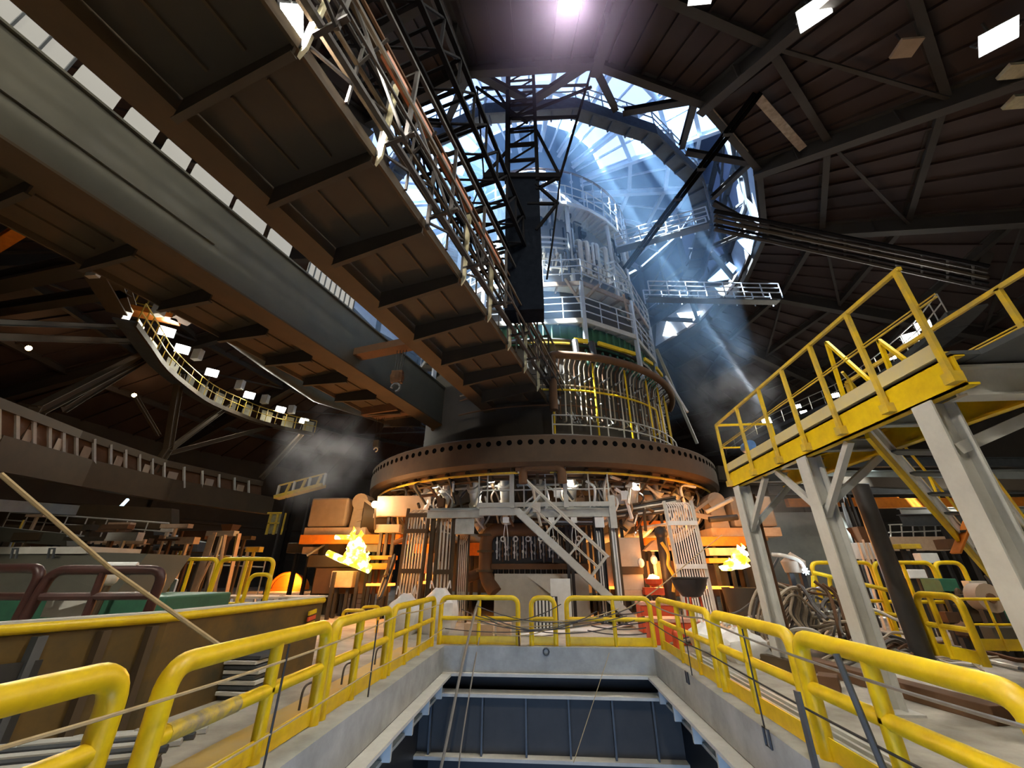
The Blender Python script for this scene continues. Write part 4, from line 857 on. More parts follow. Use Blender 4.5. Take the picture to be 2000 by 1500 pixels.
# clay gun and drill left, twin right
def clay_gun(label, px, flip, Y):
    c = ony(px, 1040, Y); t = thing('clay_gun', label, 'machine', (c.x, Y, ZP)); s = flip
    m = MATS.get('fire_lit_paint') or mat('fire_lit_paint', (.40, .30, .22), .6, 0, (.28, .21, .15), 2, 1)
    x = c.x; z = c.z
    b = MB(); b.box(min(x, x + s * 1.8), max(x, x + s * 1.8), Y, Y + 1.2, z + .25, z + 1.55); b.build('gun_housing', m, t, bevel=.08)
    b = MB(); b.tube([(x + s * 2.4, Y + .1, z + .1), (x + s * 2.4, Y + 1.1, z + .1)], .2, 12); b.extrude([(x + s * 2.0, Y, z), (x + s * 2.15, Y, z + 1.7), (x + s * 2.6, Y, z + 1.7), (x + s * 2.85, Y, z)], (0, .9, 0)); b.build('swivel_arm', m, t, bevel=.05)
    b = MB(); b.tube([(x + s * 2.4, Y - .05, z + 1.35), (x + s * 2.4, Y + .95, z + 1.35)], .38, 16); b.build('pivot_drum', m, t, True)
    b = MB(); b.bar((x + s * 2.5, Y - .05, z + 1.5), (x + s * 3.7, Y - .05, z + .75), .12); b.bar((x + s * 2.4, Y - .05, z + .55), (x + s * 3.7, Y - .05, z + .8), .1, .2); b.build('ram', m, t)
    b = MB(); b.box(min(x, x + s * 2.9), max(x, x + s * 2.9), Y - .1, Y + 1.3, z - .15, z + .2); b.build('bed', BRICK, t)
    b = MB(); b.box(x + s * 1.2 - .5, x + s * 1.2 + .5, Y + .2, Y + 1, ZP, z - .1); b.build('pedestal', BROWN, t)
    return t
clay_gun('pale clay gun machine above the orange beam on the left of the furnace', 596, 1, 18.6)
clay_gun('pale clay gun machine behind the grey posts on the right of the furnace', 1524, -1, 19.0)
for (x0, y0, x1, y1, Y, nm, m, lb) in (
    (735, 968, 838, 1008, 17.6, 'heat_shield', MATS['fire_lit_paint'], 'large tan heat shield under the ring girder left of the platform'),
    (732, 1024, 780, 1040, 17.5, 'heat_shield', MATS['fire_lit_paint'], 'lower tan plate left of the brown pipe rack'),
    (1222, 966, 1310, 990, 17.9, 'heat_shield', MATS['fire_lit_paint'], 'tan heat shield plate behind the slanting pipes'),
    (1176, 965, 1219, 985, 17.3, 'pale_board', WHITE, 'white panel at the right end of the platform railing'),
    (690, 1063, 742, 1078, 18.2, 'tan_block', BRICK, 'tan block row under the left orange beam'),
    (1253, 1065, 1262, 1160, 18.2, 'tan_block', BROWN, 'brown upright plate behind the beige cabinet'),
    (590, 1068, 640, 1082, 19.0, 'tan_block', BRICK, 'tan ledge under the left clay gun'),
    (1100, 975, 1115, 985, 16.6, 'equipment_box', PIPE, 'small pale box behind the platform railing'),
    (1118, 968, 1138, 984, 17.0, 'equipment_box', RUST, 'rusty box behind the platform railing, left of its twin'),
    (1142, 968, 1160, 984, 17.0, 'equipment_box', RUST, 'rusty box behind the platform railing, right of its twin'),
    (823, 1080, 846, 1120, 17.6, 'equipment_box', BRICK, 'tan box between the two left racks'),
    (1180, 1085, 1198, 1150, 17.6, 'equipment_box', BRICK, 'tan box behind the pale conduits at the platform right end')):
    b = MB(); pxbox(b, x0, y0, x1, y1, Y, .3); tag(b.build(nm, m, bevel=.02), lb, 'plate' if 'shield' in nm or 'board' in nm else 'block')
# gas hose manifold by the right rack
t = thing('hose_manifold', 'dark upright manifold wrapped in yellow hose beside the white rack', 'manifold', ony(1300, 1160, 17.0))
b = MB(); c = ony(1302, 1115, 17.0); b.tube([(c.x, 17, ZP), (c.x, 17, 3.0)], .2, 10); b.ball((c.x, 17, 3.05), .26, 10, 7); b.build('column', BLACK, t, True)
b = MB(); b.tube(spline([(c.x - .1, 16.75, 2.7), (c.x + .08, 16.74, 2.3), (c.x + .02, 16.74, 1.9), (c.x + .16, 16.76, 1.5), (c.x + .05, 16.74, 1.0)]), .06, 8); b.build('yellow_hose', YEL2, t, True)
t = thing('red_burner_cart', 'small red cart with a glowing bowl right of the beige cabinet', 'cart', ony(1275, 1160, 16.6))
b = MB(); pxbox(b, 1260, 1148, 1298, 1162, 16.5, .5); b.build('tray', REDP, t)
b = MB(); c = ony(1277, 1140, 16.6); b.lathe([(0, -.12), (.28, 0), (.32, .16)], c, 0, 360, 14); b.build('bowl', REDP, t)
b = MB(); b.ball(c + V((0, 0, .12)), .24, 10, 6, .8, .15); b.build('embers', emis('embers', (1, .50, .12), 7), t)
for dx, dz in ((-.35, .7), (.15, .8)): b = MB(); b.ball(c + V((dx, .1, dz)), .13, 8, 6, 1.3); b.build('white_sack', BAG, t)
glow(c + V((0, -.3, .6)), 40, (1, .35, .08))
# fires
def flame(label, pts, base, power, cat='flame', seed=1, strength=9):
    random.seed(seed); b = MB()
    for (c, r, h, lean) in pts:
        c = V(c); n = 9; vs = []
        P = [c + V((lean * (k / n) ** 1.5 + .06 * math.sin(k * 2.1 + seed), .0, h * k / n)) for k in range(n + 1)]
        prof = [.55, .95, 1.0, .9, .8, .65, .5, .36, .2, .03]
        m = 10
        for k, p in enumerate(P):
            for i in range(m):
                a = 6.283 * i / m; rr = r * prof[k] * (1 + random.uniform(-.28, .28)); vs.append(p + V((rr * math.cos(a), rr * math.sin(a), 0)))
        fs = [(k * m + i, k * m + (i + 1) % m, (k + 1) * m + (i + 1) % m, (k + 1) * m + i) for k in range(n) for i in range(m)] + [tuple(range(m))]
        b.add(vs, fs)
    mm = MATS.get('fire')
    if not mm:
        mm = bpy.data.materials.new('fire'); mm.use_nodes = True; nt = mm.node_tree; bs = nt.nodes['Principled BSDF']
        lw = nt.nodes.new('ShaderNodeTexNoise'); lw.inputs['Scale'].default_value = 3.5; tcn = nt.nodes.new('ShaderNodeTexCoord'); nt.links.new(tcn.outputs['Object'], lw.inputs[0])
        rp = nt.nodes.new('ShaderNodeValToRGB'); rp.color_ramp.elements[0].position = .36; rp.color_ramp.elements[1].position = .50; _w = rp.color_ramp.elements.new(.60); _w.color = (1, .95, .62, 1)
        rp.color_ramp.elements[0].color = (1, .46, .006, 1); rp.color_ramp.elements[1].color = (1, .80, .06, 1)
        nt.links.new(lw.outputs[0], rp.inputs[0]); nt.links.new(rp.outputs[0], bs.inputs['Emission Color']); bs.inputs['Emission Strength'].default_value = 2.6; bs.inputs['Base Color'].default_value = (0, 0, 0, 1)
        MATS['fire'] = mm
    return tag(b.build('flame', mm, None, True), label, cat)
f1 = ony(690, 1105, 17.0)
flame('tall yellow flame leaping from the left iron runner', [(f1, .42, 1.35, .1), (f1 + V((.35, .1, -.15)), .25, .7, .15), (f1 + V((-.1, 0, .2)), .28, 1.3, -.15)], None, 0, seed=3)
g0, g1 = ony(640, 1080, 17.0), ony(722, 1112, 16.9)
b = MB(); b.tube([g0, g0.lerp(g1, .35) + V((0, 0, -.03)), g0.lerp(g1, .7), g1], .12, 8, r1=.16); b.tube([ony(655, 1049, 17.1), ony(705, 1050, 17.1)], .09, 6); tag(b.build('molten_stream', MATS['fire'], None, True), 'yellow tongue of burning gas lying along the left runner', 'flame')
glow(f1 + V((0, -.7, .6)), 430, (1, .38, .08), .5)
f2 = ony(1440, 1112, 16.8)
flame('yellow flame beside the near grey post on the right of the furnace', [(f2, .36, .85, .25), (f2 + V((-.35, 0, -.05)), .25, .45, .2), (f2 + V((.3, 0, .2)), .2, .7, .1)], None, 0, seed=5)
glow(f2 + V((-.2, -.2, 1.0)), 260, (1, .38, .08), .5)
f3 = ony(732, 985, 17.2)
t = thing('work_lamp', 'bare glaring amber lamp in the smoke at the left end of the ring girder', 'lamp', f3)
b = MB(); b.ball(f3, .14, 10, 8); b.build('bulb', emis('glare', (1, .82, .5), 60), t, True)
b = MB(); b.tube([f3 + V((0, .1, -.1)), ony(732, 1035, 17.4)], .04, 6); b.build('stand', BROWN, t)
glow(f3 + V((0, -.3, .1)), 60, (1, .62, .3), .2)
for (px, py, w, lb) in ((1405, 1148, .9, 'bright orange molten pool under the right fire'), (830, 1138, .5, 'orange glowing slit between the two left racks'), (742, 1142, 1.0, 'orange glowing runner left of the brown pipe rack'), (1192, 1148, .4, 'small glowing slit beside the pale conduits')):
    p = ony(px, py, 17.5); b = MB(); b.box(p.x - w / 2, p.x + w / 2, 17.3, 17.9, p.z - .04, p.z + .05); tag(b.build('molten_pool', emis('molten', (1, .25, .03), 2.6) if 'molten' not in MATS else MATS['molten']), lb, 'molten metal')
glow(ony(835, 1120, 18.2), 170, (1, .35, .06)); glow(ony(1180, 1120, 18.4), 130, (1, .4, .1)); glow(ony(1290, 1110, 18.6), 240, (1, .4, .1))
# iron ladle edge by the right fire, orange runner cover by the left
t = thing('iron_ladle', 'dark rusty ladle below the right fire', 'ladle', ony(1440, 1170, 16.6))
c = ony(1443, 1150, 16.8); c.z = ZP; b = MB(); b.lathe([(0, 0), (.42, 0), (.58, 1.15), (.52, 1.15), (.38, .1), (0, .1)], c, 0, 360, 20); b.build('shell', BROWND, t, True)
t = thing('iron_trough_arch', 'big orange arched runner lid lying left of the flame', 'lid', onz(565, 1150, .3))
c = onz(560, 1152, .11); b = MB()
P = [c + V((1.5 * math.cos(a), .0, 1.3 * math.sin(a))) for a in [math.pi * k / 12 for k in range(13)]]
b.extrude(P, V((.1, 1.0, 0))); b.build('lid_shell', mat('glowing_orange_paint', (.85, .20, .01), .55, 0, (.6, .13, .01), 2, 1), t, True)
b = MB(); Q = [c + V((1.65 * math.cos(a), -.12, 1.42 * math.sin(a))) for a in [math.pi * k / 12 for k in range(13)]]; b.tube(Q, .13, 8); b.bar(Q[0], Q[-1], .2, .22); b.build('rim', MATS['glowing_orange_paint'], t, True)
glow(c + V((.6, -1.0, .9)), 420, (1, .42, .1))

for k, az in enumerate((-30, -12, 8, 27)):  # unseen lamps added to whiten the light on the blast pipes
    p = pol(az, 9.0, 5.0); flood_lamp(p, pol(az, 8.0, 2.5), 'small white work lamp under the ring girder, ' + ('leftmost of four', 'second of four from the left', 'third of four from the left', 'rightmost of four')[k], 'work lamps under the ring girder', .22, LAMPW, 170, (1, .88, .70), p + V((0, 0, .4)))

for (x0, y0, x1, y1, Y, D, nm, m, lb) in (
    (600, 1084, 690, 1108, 17.8, 1.2, 'runner_block', BROWN, 'brown ledge under the left flame, above the orange lid'),
    (612, 1108, 742, 1160, 17.9, 1.4, 'runner_block', RUST, 'dark rusty runner wall below the left flame'),
    (645, 1115, 688, 1148, 17.3, .5, 'runner_block', BRICK, 'pale tan block in front of the runner wall below the left flame'),
    (560, 1060, 612, 1080, 20.0, .8, 'runner_block', BROWN, 'dark ledge left of the clay gun bed'),
    (840, 1040, 868, 1110, 18.0, .8, 'runner_block', BROWND, 'dark box behind the two left racks'),
    (1378, 1102, 1425, 1165, 18.2, .6, 'runner_block', BROWND, 'dark block behind the right fire'),
    (1258, 1095, 1330, 1165, 19.2, .6, 'runner_block', RUST, 'rusty wall behind the red cart'),
    (1445, 1040, 1500, 1056, 19.4, .6, 'runner_block', BRICK, 'tan ledge under the right clay gun')):
    b = MB(); pxbox(b, x0, y0, x1, y1, Y, D); tag(b.build(nm, m, bevel=.04), lb, 'block')
c = ony(705, 1008, 18.9); b = MB(); b.tube([c, c + V((1.0, .6, 0))], .75, 18); tag(b.build('smoke_drum', BROWN, None, True), 'dark brown drum right of the left clay gun', 'drum')
t = thing('cart_wheel', 'dark upright wheel at the foot of the brown pipe rack', 'wheel', ony(755, 1165, 16.9)); c = ony(756, 1125, 16.9); b = MB(); b.tube([c + V((.06 * math.sin(a), .55 * math.cos(a), .75 * math.sin(a + 1.57)))*1 for a in [6.283 * k / 24 for k in range(24)]], .09, 8, True); b.build('tyre', BLACK, t, True)
b = MB(); b.bar(c + V((0, -.5, 0)), c + V((0, .5, 0)), .08); b.bar(c - V((0, 0, .7)), c + V((0, 0, .7)), .08); b.build('spoke', BROWN, t)

for k in range(4):
    b = MB(); b.tube([ony(1040, 1009 + 5 * k, 16.3), ony(1160, 1009 + 5 * k, 16.3)], .04, 6); tag(b.build('conduit', (PIPE, RUST, WHITE, BLACK)[k], None, True), 'level conduit running under the right half of the platform', 'conduit', 'conduits under the platform')
for (xa, ya, xb_, yb, Y, r, m, lb) in ((835, 1112, 862, 1108, 17.0, .22, PIPE, 'pale pipe stub between the brown framed rack and the narrow one'), (915, 1128, 940, 1118, 17.2, .2, RUST, 'rusty pipe stub left of the elbow pipe'), (600, 1085, 640, 1060, 18.6, .05, LGREY, 'thin pale rod slanting below the left clay gun'), (770, 1060, 805, 1048, 17.2, .1, RUST, 'rusty pipe crossing behind the brown pipe rack'), (1255, 1030, 1320, 1022, 17.4, .06, PIPE, 'pale pipe above the tan wedge hood'), (1380, 1000, 1430, 975, 18.2, .08, LGREY, 'pale slanting bar right of the white rack'), (1385, 1015, 1440, 1010, 18.0, .12, BLACK, 'dark beam right of the white rack above the orange one')):
    b = MB(); b.tube([ony(xa, ya, Y), ony(xb_, yb, Y)], r, 10); tag(b.build('stray_pipe', m, None, True), lb, 'pipe')
# ================================================================== LEFT SIDE OF THE HALL
# long machine bulwark with a yellow pipe cap
bw = thing('machine_bulwark', 'long low brown green bulwark with a yellow pipe cap left of the guard rails', 'bulwark', (-5.2, 6, 0))
HB = 1.15
pa, pm, pb = onz(-60, 1236, HB), onz(330, 1206, HB), onz(632, 1172, HB)
b = MB(); b.tube([pa, pm, pb], .055, 10); b.build('cap_pipe', YEL, bw, True)
b = MB(); b.bar(pa + V((-.1, 0, .05)), pm + V((-.1, .05, .05)), .22, .04); b.bar(pm + V((-.1, .05, .05)), pb + V((-.1, 0, .05)), .22, .04); b.build('dusty_ledge', DUST, bw)
WB = mat('stained_bulwark', (.17, .095, .02), .55, .1, (.03, .034, .024), 1.3, .8)
b = MB()
for p, q in ((pa, pm), (pm, pb)):
    b.extrude([p + V((0, 0, -.05)), q + V((0, 0, -.05)), V((q.x, q.y, 0)), V((p.x, p.y, 0))], V((-.08, .04, 0)))
b.build('side_plate', WB, bw)
for f, m in ((.02, BLACK), (.3, DGREY), (.62, BROWN), (.9, BROWN)):
    p = pa.lerp(pm, f); b = MB(); b.bar(V((p.x + .03, p.y, .0)), V((p.x + .03, p.y, HB - .08)), .1, .08, up=(1, 0, 0)); b.build('stiffener', m, bw)
p = onz(430, 1190, HB); b = MB(); b.tube([p, V((p.x, p.y, 0.05))], .03, 8); b.build('yellow_stay', YEL, bw, True)
b = MB(); q = pa.lerp(pm, .12); r_ = pa.lerp(pm, .35); b.extrude([V((q.x + .04, q.y, .02)), V((r_.x + .04, r_.y, .02)), V((r_.x + .04, r_.y, .85)), V((q.x + .04, q.y, .85))], V((.02, 0, 0))); b.build('dark_hatch', BLACK, bw)
for (x, y, lb) in ((308, 1230, 'red and yellow striped tag on the bulwark by the dark clutter'), (592, 1190, 'red and yellow tag at the far end of the bulwark')):
    p = onz(x, y, .95) if x < 400 else pm.lerp(pb, .88) - V((0, 0, .2)); t = thing('warning_tag', lb, 'tag', p)
    for k, m in enumerate((YEL, REDP, YEL)): b = MB(); b.bar(p + V((.06, -.12, -.1 * k)), p + V((.06, .14, -.1 * k + .03)), .03, .07); b.build('stripe', m, t)
# dark red railings on top of the machine
DRED = mat('dark_red_paint', (.075, .028, .022), .4, .1, (.04, .02, .018), 3, 1)
def left_rail(name, x0, x1, yt, yb, Y, m, label, r=.06, posts=(.5,), dy=0):
    p = ony(x0, yt, Y); q = ony(x1, yt, Y + dy); z0 = max(0, ony((x0 + x1) / 2, yb, Y).z); q.z = p.z; up = V((0, 0, 1)); t = thing(name, label, 'railing', (p.x, Y, z0))
    b = MB(); b.tube(fillet([V((p.x - .12, p.y, z0)), p, q, V((q.x - .05, q.y, z0))], .22, 6), r, 10); b.build('top_tube', m, t, True)
    h = (p.z - z0) * .55; b = MB(); b.tube([p - up * h, q - up * h], r * .8, 8); b.build('mid_rail', m, t, True)
    for f in posts: c = p.lerp(q, f); b = MB(); b.tube([c, V((c.x, c.y, z0))], r * .8, 8); b.build('post', m, t, True)
    return t
left_rail('machine_railing', -70, 86, 1110, 1212, 6.6, DRED, 'dark red railing at the left edge of the frame, nearer one', .075, (), 0)
left_rail('machine_railing', 104, 322, 1113, 1212, 6.6, DRED, 'dark red railing on the green machine, with a white dusted top', .075, (.45,), .4)
b = MB(); p, q = ony(205, 1104, 6.78), ony(268, 1104, 6.9); b.tube([p, q], .05, 8); tag(b.build('dust_cap', WHITE, None, True), 'strip of white dust along the dark red railing', 'dust strip')
gm = thing('green_machine', 'grey green hooded machine behind the dark red railings', 'machine', onz(200, 1190, .3))
p0 = ony(-80, 1150, 8.2); p1 = ony(330, 1150, 8.2)
b = MB(); b.box(p0.x, p1.x, 8.2, 10.0, 0, 1.25); b.build('body', GREEN, gm, bevel=.04)
b = MB(); q0, q1 = ony(-80, 1100, 8.6), ony(265, 1100, 8.6); b.extrude([(q0.x, 8.4, 1.25), (q1.x, 8.4, 1.25), (q1.x - .2, 9.0, 2.05), (q0.x, 9.0, 2.15)], V((0, 1.2, 0))); b.build('hood', GGREY, gm)
b = MB(); b.box(q0.x, q1.x - 1.6, 8.9, 10.2, 2.05, 2.2); b.build('hood_top', DUST, gm)
for k in range(2): x = q0.x + 1.0 + .9 * k; b = MB(); b.tube([(x, 8.75, 1.95), (x, 8.7, 2.15), (x + .12, 8.7, 2.15), (x + .12, 8.75, 1.95)], .025, 6); b.build('lifting_lug', DGREY, gm)
b = MB(); pxbox(b, 85, 1172, 165, 1206, 6.9, .04); tag(b.build('grey_plate', LGREY), 'plain grey plate propped behind the bulwark under the dark red railing', 'plate')
for k in range(6):
    p = onz(150 + 28 * k, 1190 - 2 * k, .7); b = MB(); b.ball(p, .12, 8, 6, .8, .2); tag(b.build('machine_fitting', (GREEN, DGREY, RUST)[k % 3], None, True), 'small fitting between the bulwark and the green machine', 'fitting', 'fittings behind the bulwark')
p = ony(218, 1128, 8.0); t = thing('machine_lever', 'pale knobbed lever behind the dark red railing', 'lever', p); b = MB(); b.tube([p, V((p.x - .15, p.y, 0))], .05, 8); b.build('rod', BROWN, t, True); b = MB(); b.ball(p, .12, 8, 6, 1.3); b.build('knob', PIPE, t, True)
# stacks of plates and sacks by the rail
random.seed(9)
s0 = onz(440, 1372, 0)
for k in range(9):
    b = MB(); a = random.uniform(-.1, .1); w = .34 + random.uniform(-.03, .03); c = V((s0.x + random.uniform(-.03, .03), s0.y + .3 + random.uniform(-.03, .03), .03 + .062 * k))
    b.bar(c - V((w, 0, 0)), c + V((w, a * .3, 0)), .5, .048); tag(b.build('cast_plate', DUST if k % 2 else DGREY, bevel=.008), 'flat cast plate in the stack beside the second left guard rail', 'plate', 'cast plates stacked by the left rail')
for k in range(5):
    b = MB(); c = onz(95, 1462, .06 + .06 * k) + V((.05 * k, -.03 * k, 0)); b.bar(c - V((.8, .3, 0)), c + V((.55, .2, 0)), .62 - .04 * k, .045); tag(b.build('dusty_board', DUST if k % 2 else LGREY, bevel=.008), 'pale dusty board in the loose pile below the nearest left guard rail', 'board', 'dusty boards below the nearest left rail')
for k in range(6):
    b = MB(); _c = onz(150, 1470, .39) + V((.1, .14 * (k - 2.5), 0)); b.tube([_c - V((.7, .28, 0)), _c + V((.55, .2, 0))], .03, 6); tag(b.build('round_bar', (DGREY, LGREY)[k % 2], None, True), 'round bar lying on the pale boards below the nearest left rail', 'bar', 'round bars below the nearest left rail')
p = V((-3.95, 4.5, .06)); b = MB(); b.tube([p + V((.28 * math.cos(a * .45), .22 * math.sin(a * .45), .05 * (a // 7))) for a in range(28)], .045, 6); tag(b.build('hose_coil', RUBBER, None, True), 'small coil of dark hose in front of the plate stack', 'hose')
for k, (y, xx) in enumerate(((6.3, -3.3), (7.6, -3.35), (9.1, -3.4))):
    b = MB(); b.tube(fillet([(xx, y, .04), (xx, y, .3), (xx + .02, y + .35, .3), (xx + .02, y + .35, .04)], .12), .015, 6); tag(b.build('cable_loop', RUBBER, None, True), 'short dark cable loop standing on the yellow walkway', 'cable', 'cable loops on the left walkway')
b = MB(); b.box(XL - .75, XL - .02, 3.4, 11.2, .0, .02); tag(b.build('walkway_plate', mat('worn_yellow_floor', (.60, .38, .06), .7, 0, (.46, .38, .24), 1.5, 1)), 'worn yellow walkway strip behind the left guard rails', 'walkway')
t = thing('hoop_barrier', 'small yellow hoop behind the second left guard rail', 'barrier', onz(560, 1330, 0)); p = onz(535, 1310, 0); q = onz(575, 1310, 0)
b = MB(); b.tube(fillet([p, p + V((0, 0, .75)), q + V((0, 0, .75)), q], .12), .035, 8); b.build('hoop', YEL, t, True)
# yellow railings farther back on the left
left_rail('back_railing', 325, 428, 1092, 1400, 11.5, YEL, 'yellow railing beyond the bulwark, left one of the far pair', .055)
left_rail('back_railing', 432, 537, 1092, 1400, 11.5, YEL, 'yellow railing beyond the bulwark, right one of the far pair', .055)
left_rail('back_railing', 287, 318, 1092, 1400, 11.5, YEL, 'short yellow railing end behind the dark red railing', .055, ())
left_rail('back_railing', 490, 532, 1122, 1400, 11.0, YEL, 'small yellow hoop railing in front of the orange lid', .05, ())
for x0, y0, x1, y1, z0, lb in ((662, 1250, 705, 1250, 0, 'yellow hoop behind the third left guard rail, nearer one'), (700, 1238, 735, 1236, 0, 'yellow hoop behind the third left guard rail, farther one')):
    p, q = onz(x0, y0, 0), onz(x1, y1, 0); t = thing('hoop_barrier', lb, 'barrier', p); b = MB(); b.tube(fillet([p, p + V((0, 0, .7)), q + V((0, 0, .7)), q], .12), .045, 8); b.build('hoop', YEL, t, True)
# stack of blocks, white sacks
random.seed(4)
for k in range(12):
    c = onz(682, 1188, 0); b = MB(); i, j = k % 3, k // 3
    b.box(c.x - .55 + .38 * i, c.x - .2 + .38 * i, c.y + random.uniform(-.05, .05), c.y + .5, .22 * j, .22 * j + .2); tag(b.build('refractory_block', mat('pale_block', (.55, .50, .46), .9, 0, (.4, .36, .33), 4, 1) if 'pale_block' not in MATS else MATS['pale_block'], bevel=.015), 'pale block in the stack between the orange lid and the white sacks', 'block', 'blocks stacked left of the sacks')
def sack(c, w, h, label, seed):
    random.seed(seed); b = MB(); n, m = 18, 9; vs = []
    for j in range(m + 1):
        t = j / m
        for i in range(n):
            a = 6.283 * i / n; sq = 1 / max(abs(math.cos(a)), abs(math.sin(a))) ** .6
            r = w * sq * (.82 + .25 * math.sin(math.pi * min(1, t * 1.1)) - .55 * max(0, t - .7) / .3) * (1 + random.uniform(-.06, .06))
            vs.append(V(c) + V((r * math.cos(a), r * math.sin(a), h * t + random.uniform(-.03, .03) * (j > 0))))
    fs = [(j * n + i, j * n + (i + 1) % n, (j + 1) * n + (i + 1) % n, (j + 1) * n + i) for j in range(m) for i in range(n)] + [tuple(range(n)), tuple(range(m * n, m * n + n))]
    b.add(vs, fs); t = thing('white_sack', label, 'sack', c); b.build('bag', BAG, t, True)
    for s in (-1, 1): l = MB(); l.tube(fillet([V(c) + V((s * w * .5, -w * .4, h)), V(c) + V((s * w * .55, -w * .1, h + .25)), V(c) + V((s * w * .5, w * .4, h))], .1), .02, 5); l.build('lifting_loop', BAG, t, True)
    return t
sack(V((-4.35, 13.6, 0)), .5, 1.05, 'big white sack behind the far end of the left guard rails, left one', 1)
sack(V((-3.35, 13.9, 0)), .55, 1.2, 'big white sack behind the far end of the left guard rails, right one', 2)
for k, (x, y) in enumerate(((-2.35, 12.9), (-1.9, 12.7), (-1.45, 13.1))): b = MB(); b.box(x, x + .4, y, y + .4, 0, .35); tag(b.build('timber_crate', BRICK, bevel=.01), 'small tan crate on the floor behind the wide left far rail', 'crate', 'crates behind the far left rail')
# glowing back bay, conveyors and lumber far left
for k in range(11):
    x = 110 + k * 16; p = ony(x, 1052 + k * .9, 17.5); b = MB(); b.box(p.x - .13, p.x + .1, 17.5, 17.8, p.z - .14, p.z + .1); tag(b.build('ingot_mould', BRICK, bevel=.02), 'fire lit pale block in the row along the back of the left bay', 'block', 'blocks along the back of the left bay')
for (x0, y0, x1, y1, Y, D, m, lb) in ((-60, 985, 335, 1030, 20.5, .5, BROWN, 'long dark conveyor casing across the left back bay'), (60, 1060, 300, 1085, 17.9, .6, RUST, 'rusty low trough below the row of fire lit blocks'), (300, 1050, 385, 1078, 20.5, .8, DGREY, 'grey machine end beyond the row of fire lit blocks'), (-60, 1035, 130, 1062, 16.2, .8, GGREY, 'grey table behind the green machine hood')):
    b = MB(); P = [ony(x0, y0 - 12, Y), ony(x1, y0 + 8, Y), ony(x1, y1 + 4, Y), ony(x0, y1 - 8, Y)]; b.extrude(P, V((0, D, 0))); tag(b.build('conveyor_casing', m), lb, 'machine casing')
for k, (xa, ya, xb_, yb) in enumerate(((398, 1100, 420, 1040), (392, 1098, 412, 1045), (440, 1100, 440, 1045), (462, 1098, 468, 1042), (385, 1110, 416, 1085))):
    _p = ony(xa, ya, 15.5); _p.z = 0; b = MB(); b.bar(_p, ony(xb_, yb, 15.7), .12, .06); tag(b.build('leaning_board', BRICK), 'tan board leaning upright behind the far yellow railing', 'board', 'boards leaning behind the far yellow railing')
t = thing('rust_hopper', 'small rusty funnel hopper before the dark wall left of the furnace', 'hopper', ony(450, 1080, 19)); c = ony(452, 1025, 19)
b = MB(); b.lathe([(.42, .0), (.12, -.75), (.1, -c.z)], c, 45, 405, 4); b.build('funnel', RUST, t)
b = MB(); p = ony(328, 1150, 10.2); b.extrude([ony(338, 1130, 10.2), ony(346, 1132, 10.2), V((ony(335, 1168, 10.2).x, 10.2, 0)), V((ony(325, 1165, 10.2).x, 10.2, 0))], V((0, .05, 0))); tag(b.build('silver_plate', BLUEW), 'bright silver plate leaning at the end of the dark red railing', 'plate')
b = MB(); p, q = onz(330, 1164, 1.0), onz(625, 1166, 1.0); b.bar(p, q, .9, .05); tag(b.build('dusty_table', DUST), 'long white dusted slab behind the far end of the bulwark', 'slab')
for k in range(7): p = onz(345 + 38 * k, 1170, .9); b = MB(); b.bar(p, p + V((.08, 0, -.5)), .06); tag(b.build('slab_leg', LGREY), 'short pale leg under the white dusted slab', 'leg', 'legs under the dusted slab')
# back window and wall lamp left
b = MB(); pxbox(b, 524, 1004, 552, 1042, 30, .1); t = b.build('window_3', mat('dim_window', (.35, .33, .20), .4, 0, (.2, .2, .12))); structure(t)
f = MB()
for (x0, y0, x1, y1) in ((522, 1002, 526, 1044), (550, 1002, 554, 1044), (536, 1002, 540, 1044), (522, 1020, 554, 1023), (522, 1000, 554, 1004)): pxbox(f, x0, y0, x1, y1, 29.9, .1)
structure(f.build('trim_31', YEL2))
# ------------------------------------------------------------------ circular catwalk with floodlights, left
CP = [onz(x, y, 13.5) for x, y in ((268, 628), (296, 668), (330, 716), (385, 763), (420, 785), (462, 803), (500, 818), (555, 833), (614, 845))]
S = spline(CP, 3); ZC = 13.5
cwk = thing('curved_catwalk', 'curved lamp lit catwalk hugging the hall wall on the left', 'catwalk', CP[0])
def offs(i, o):
    a = S[max(0, i - 1)]; c = S[min(len(S) - 1, i + 1)]; d = (c - a).normalized(); return S[i] + V((d.y, -d.x, 0)) * -o
inn = [offs(i, 0) for i in range(len(S))]; out = [offs(i, 1.0) for i in range(len(S))]
b = MB()
for i in range(len(S) - 1): b.add([inn[i], inn[i + 1], out[i + 1], out[i]] + [p - V((0, 0, .1)) for p in (inn[i], inn[i + 1], out[i + 1], out[i])], [(0, 1, 2, 3), (7, 6, 5, 4), (0, 4, 5, 1), (1, 5, 6, 2), (2, 6, 7, 3), (3, 7, 4, 0)])
b.build('deck', DGREY, cwk)
b = MB()
for i in range(len(S) - 1): b.bar(inn[i] - V((0, 0, .15)), inn[i + 1] - V((0, 0, .15)), .12, .3)
b.build('edge_beam', BROWN, cwk)
for h in (.6, 1.15): b = MB(); b.tube([p + V((0, 0, h)) for p in inn], .035, 6); b.build('rail', YEL2, cwk)
for p in inn: b = MB(); b.tube([p, p + V((0, 0, 1.15))], .03, 6); b.build('post', YEL2, cwk)
mat('cream_panel', (.60, .58, .42), .6, 0, (.45, .42, .3))
for i in range(1, len(S) - 1, 2): b = MB(); b.extrude([out[i] + V((0, 0, .0)), out[i + 1], out[i + 1] + V((0, 0, 1.3)), out[i] + V((0, 0, 1.3))], V((.02, .02, 0))); b.build('back_panel', MATS['cream_panel'], cwk)
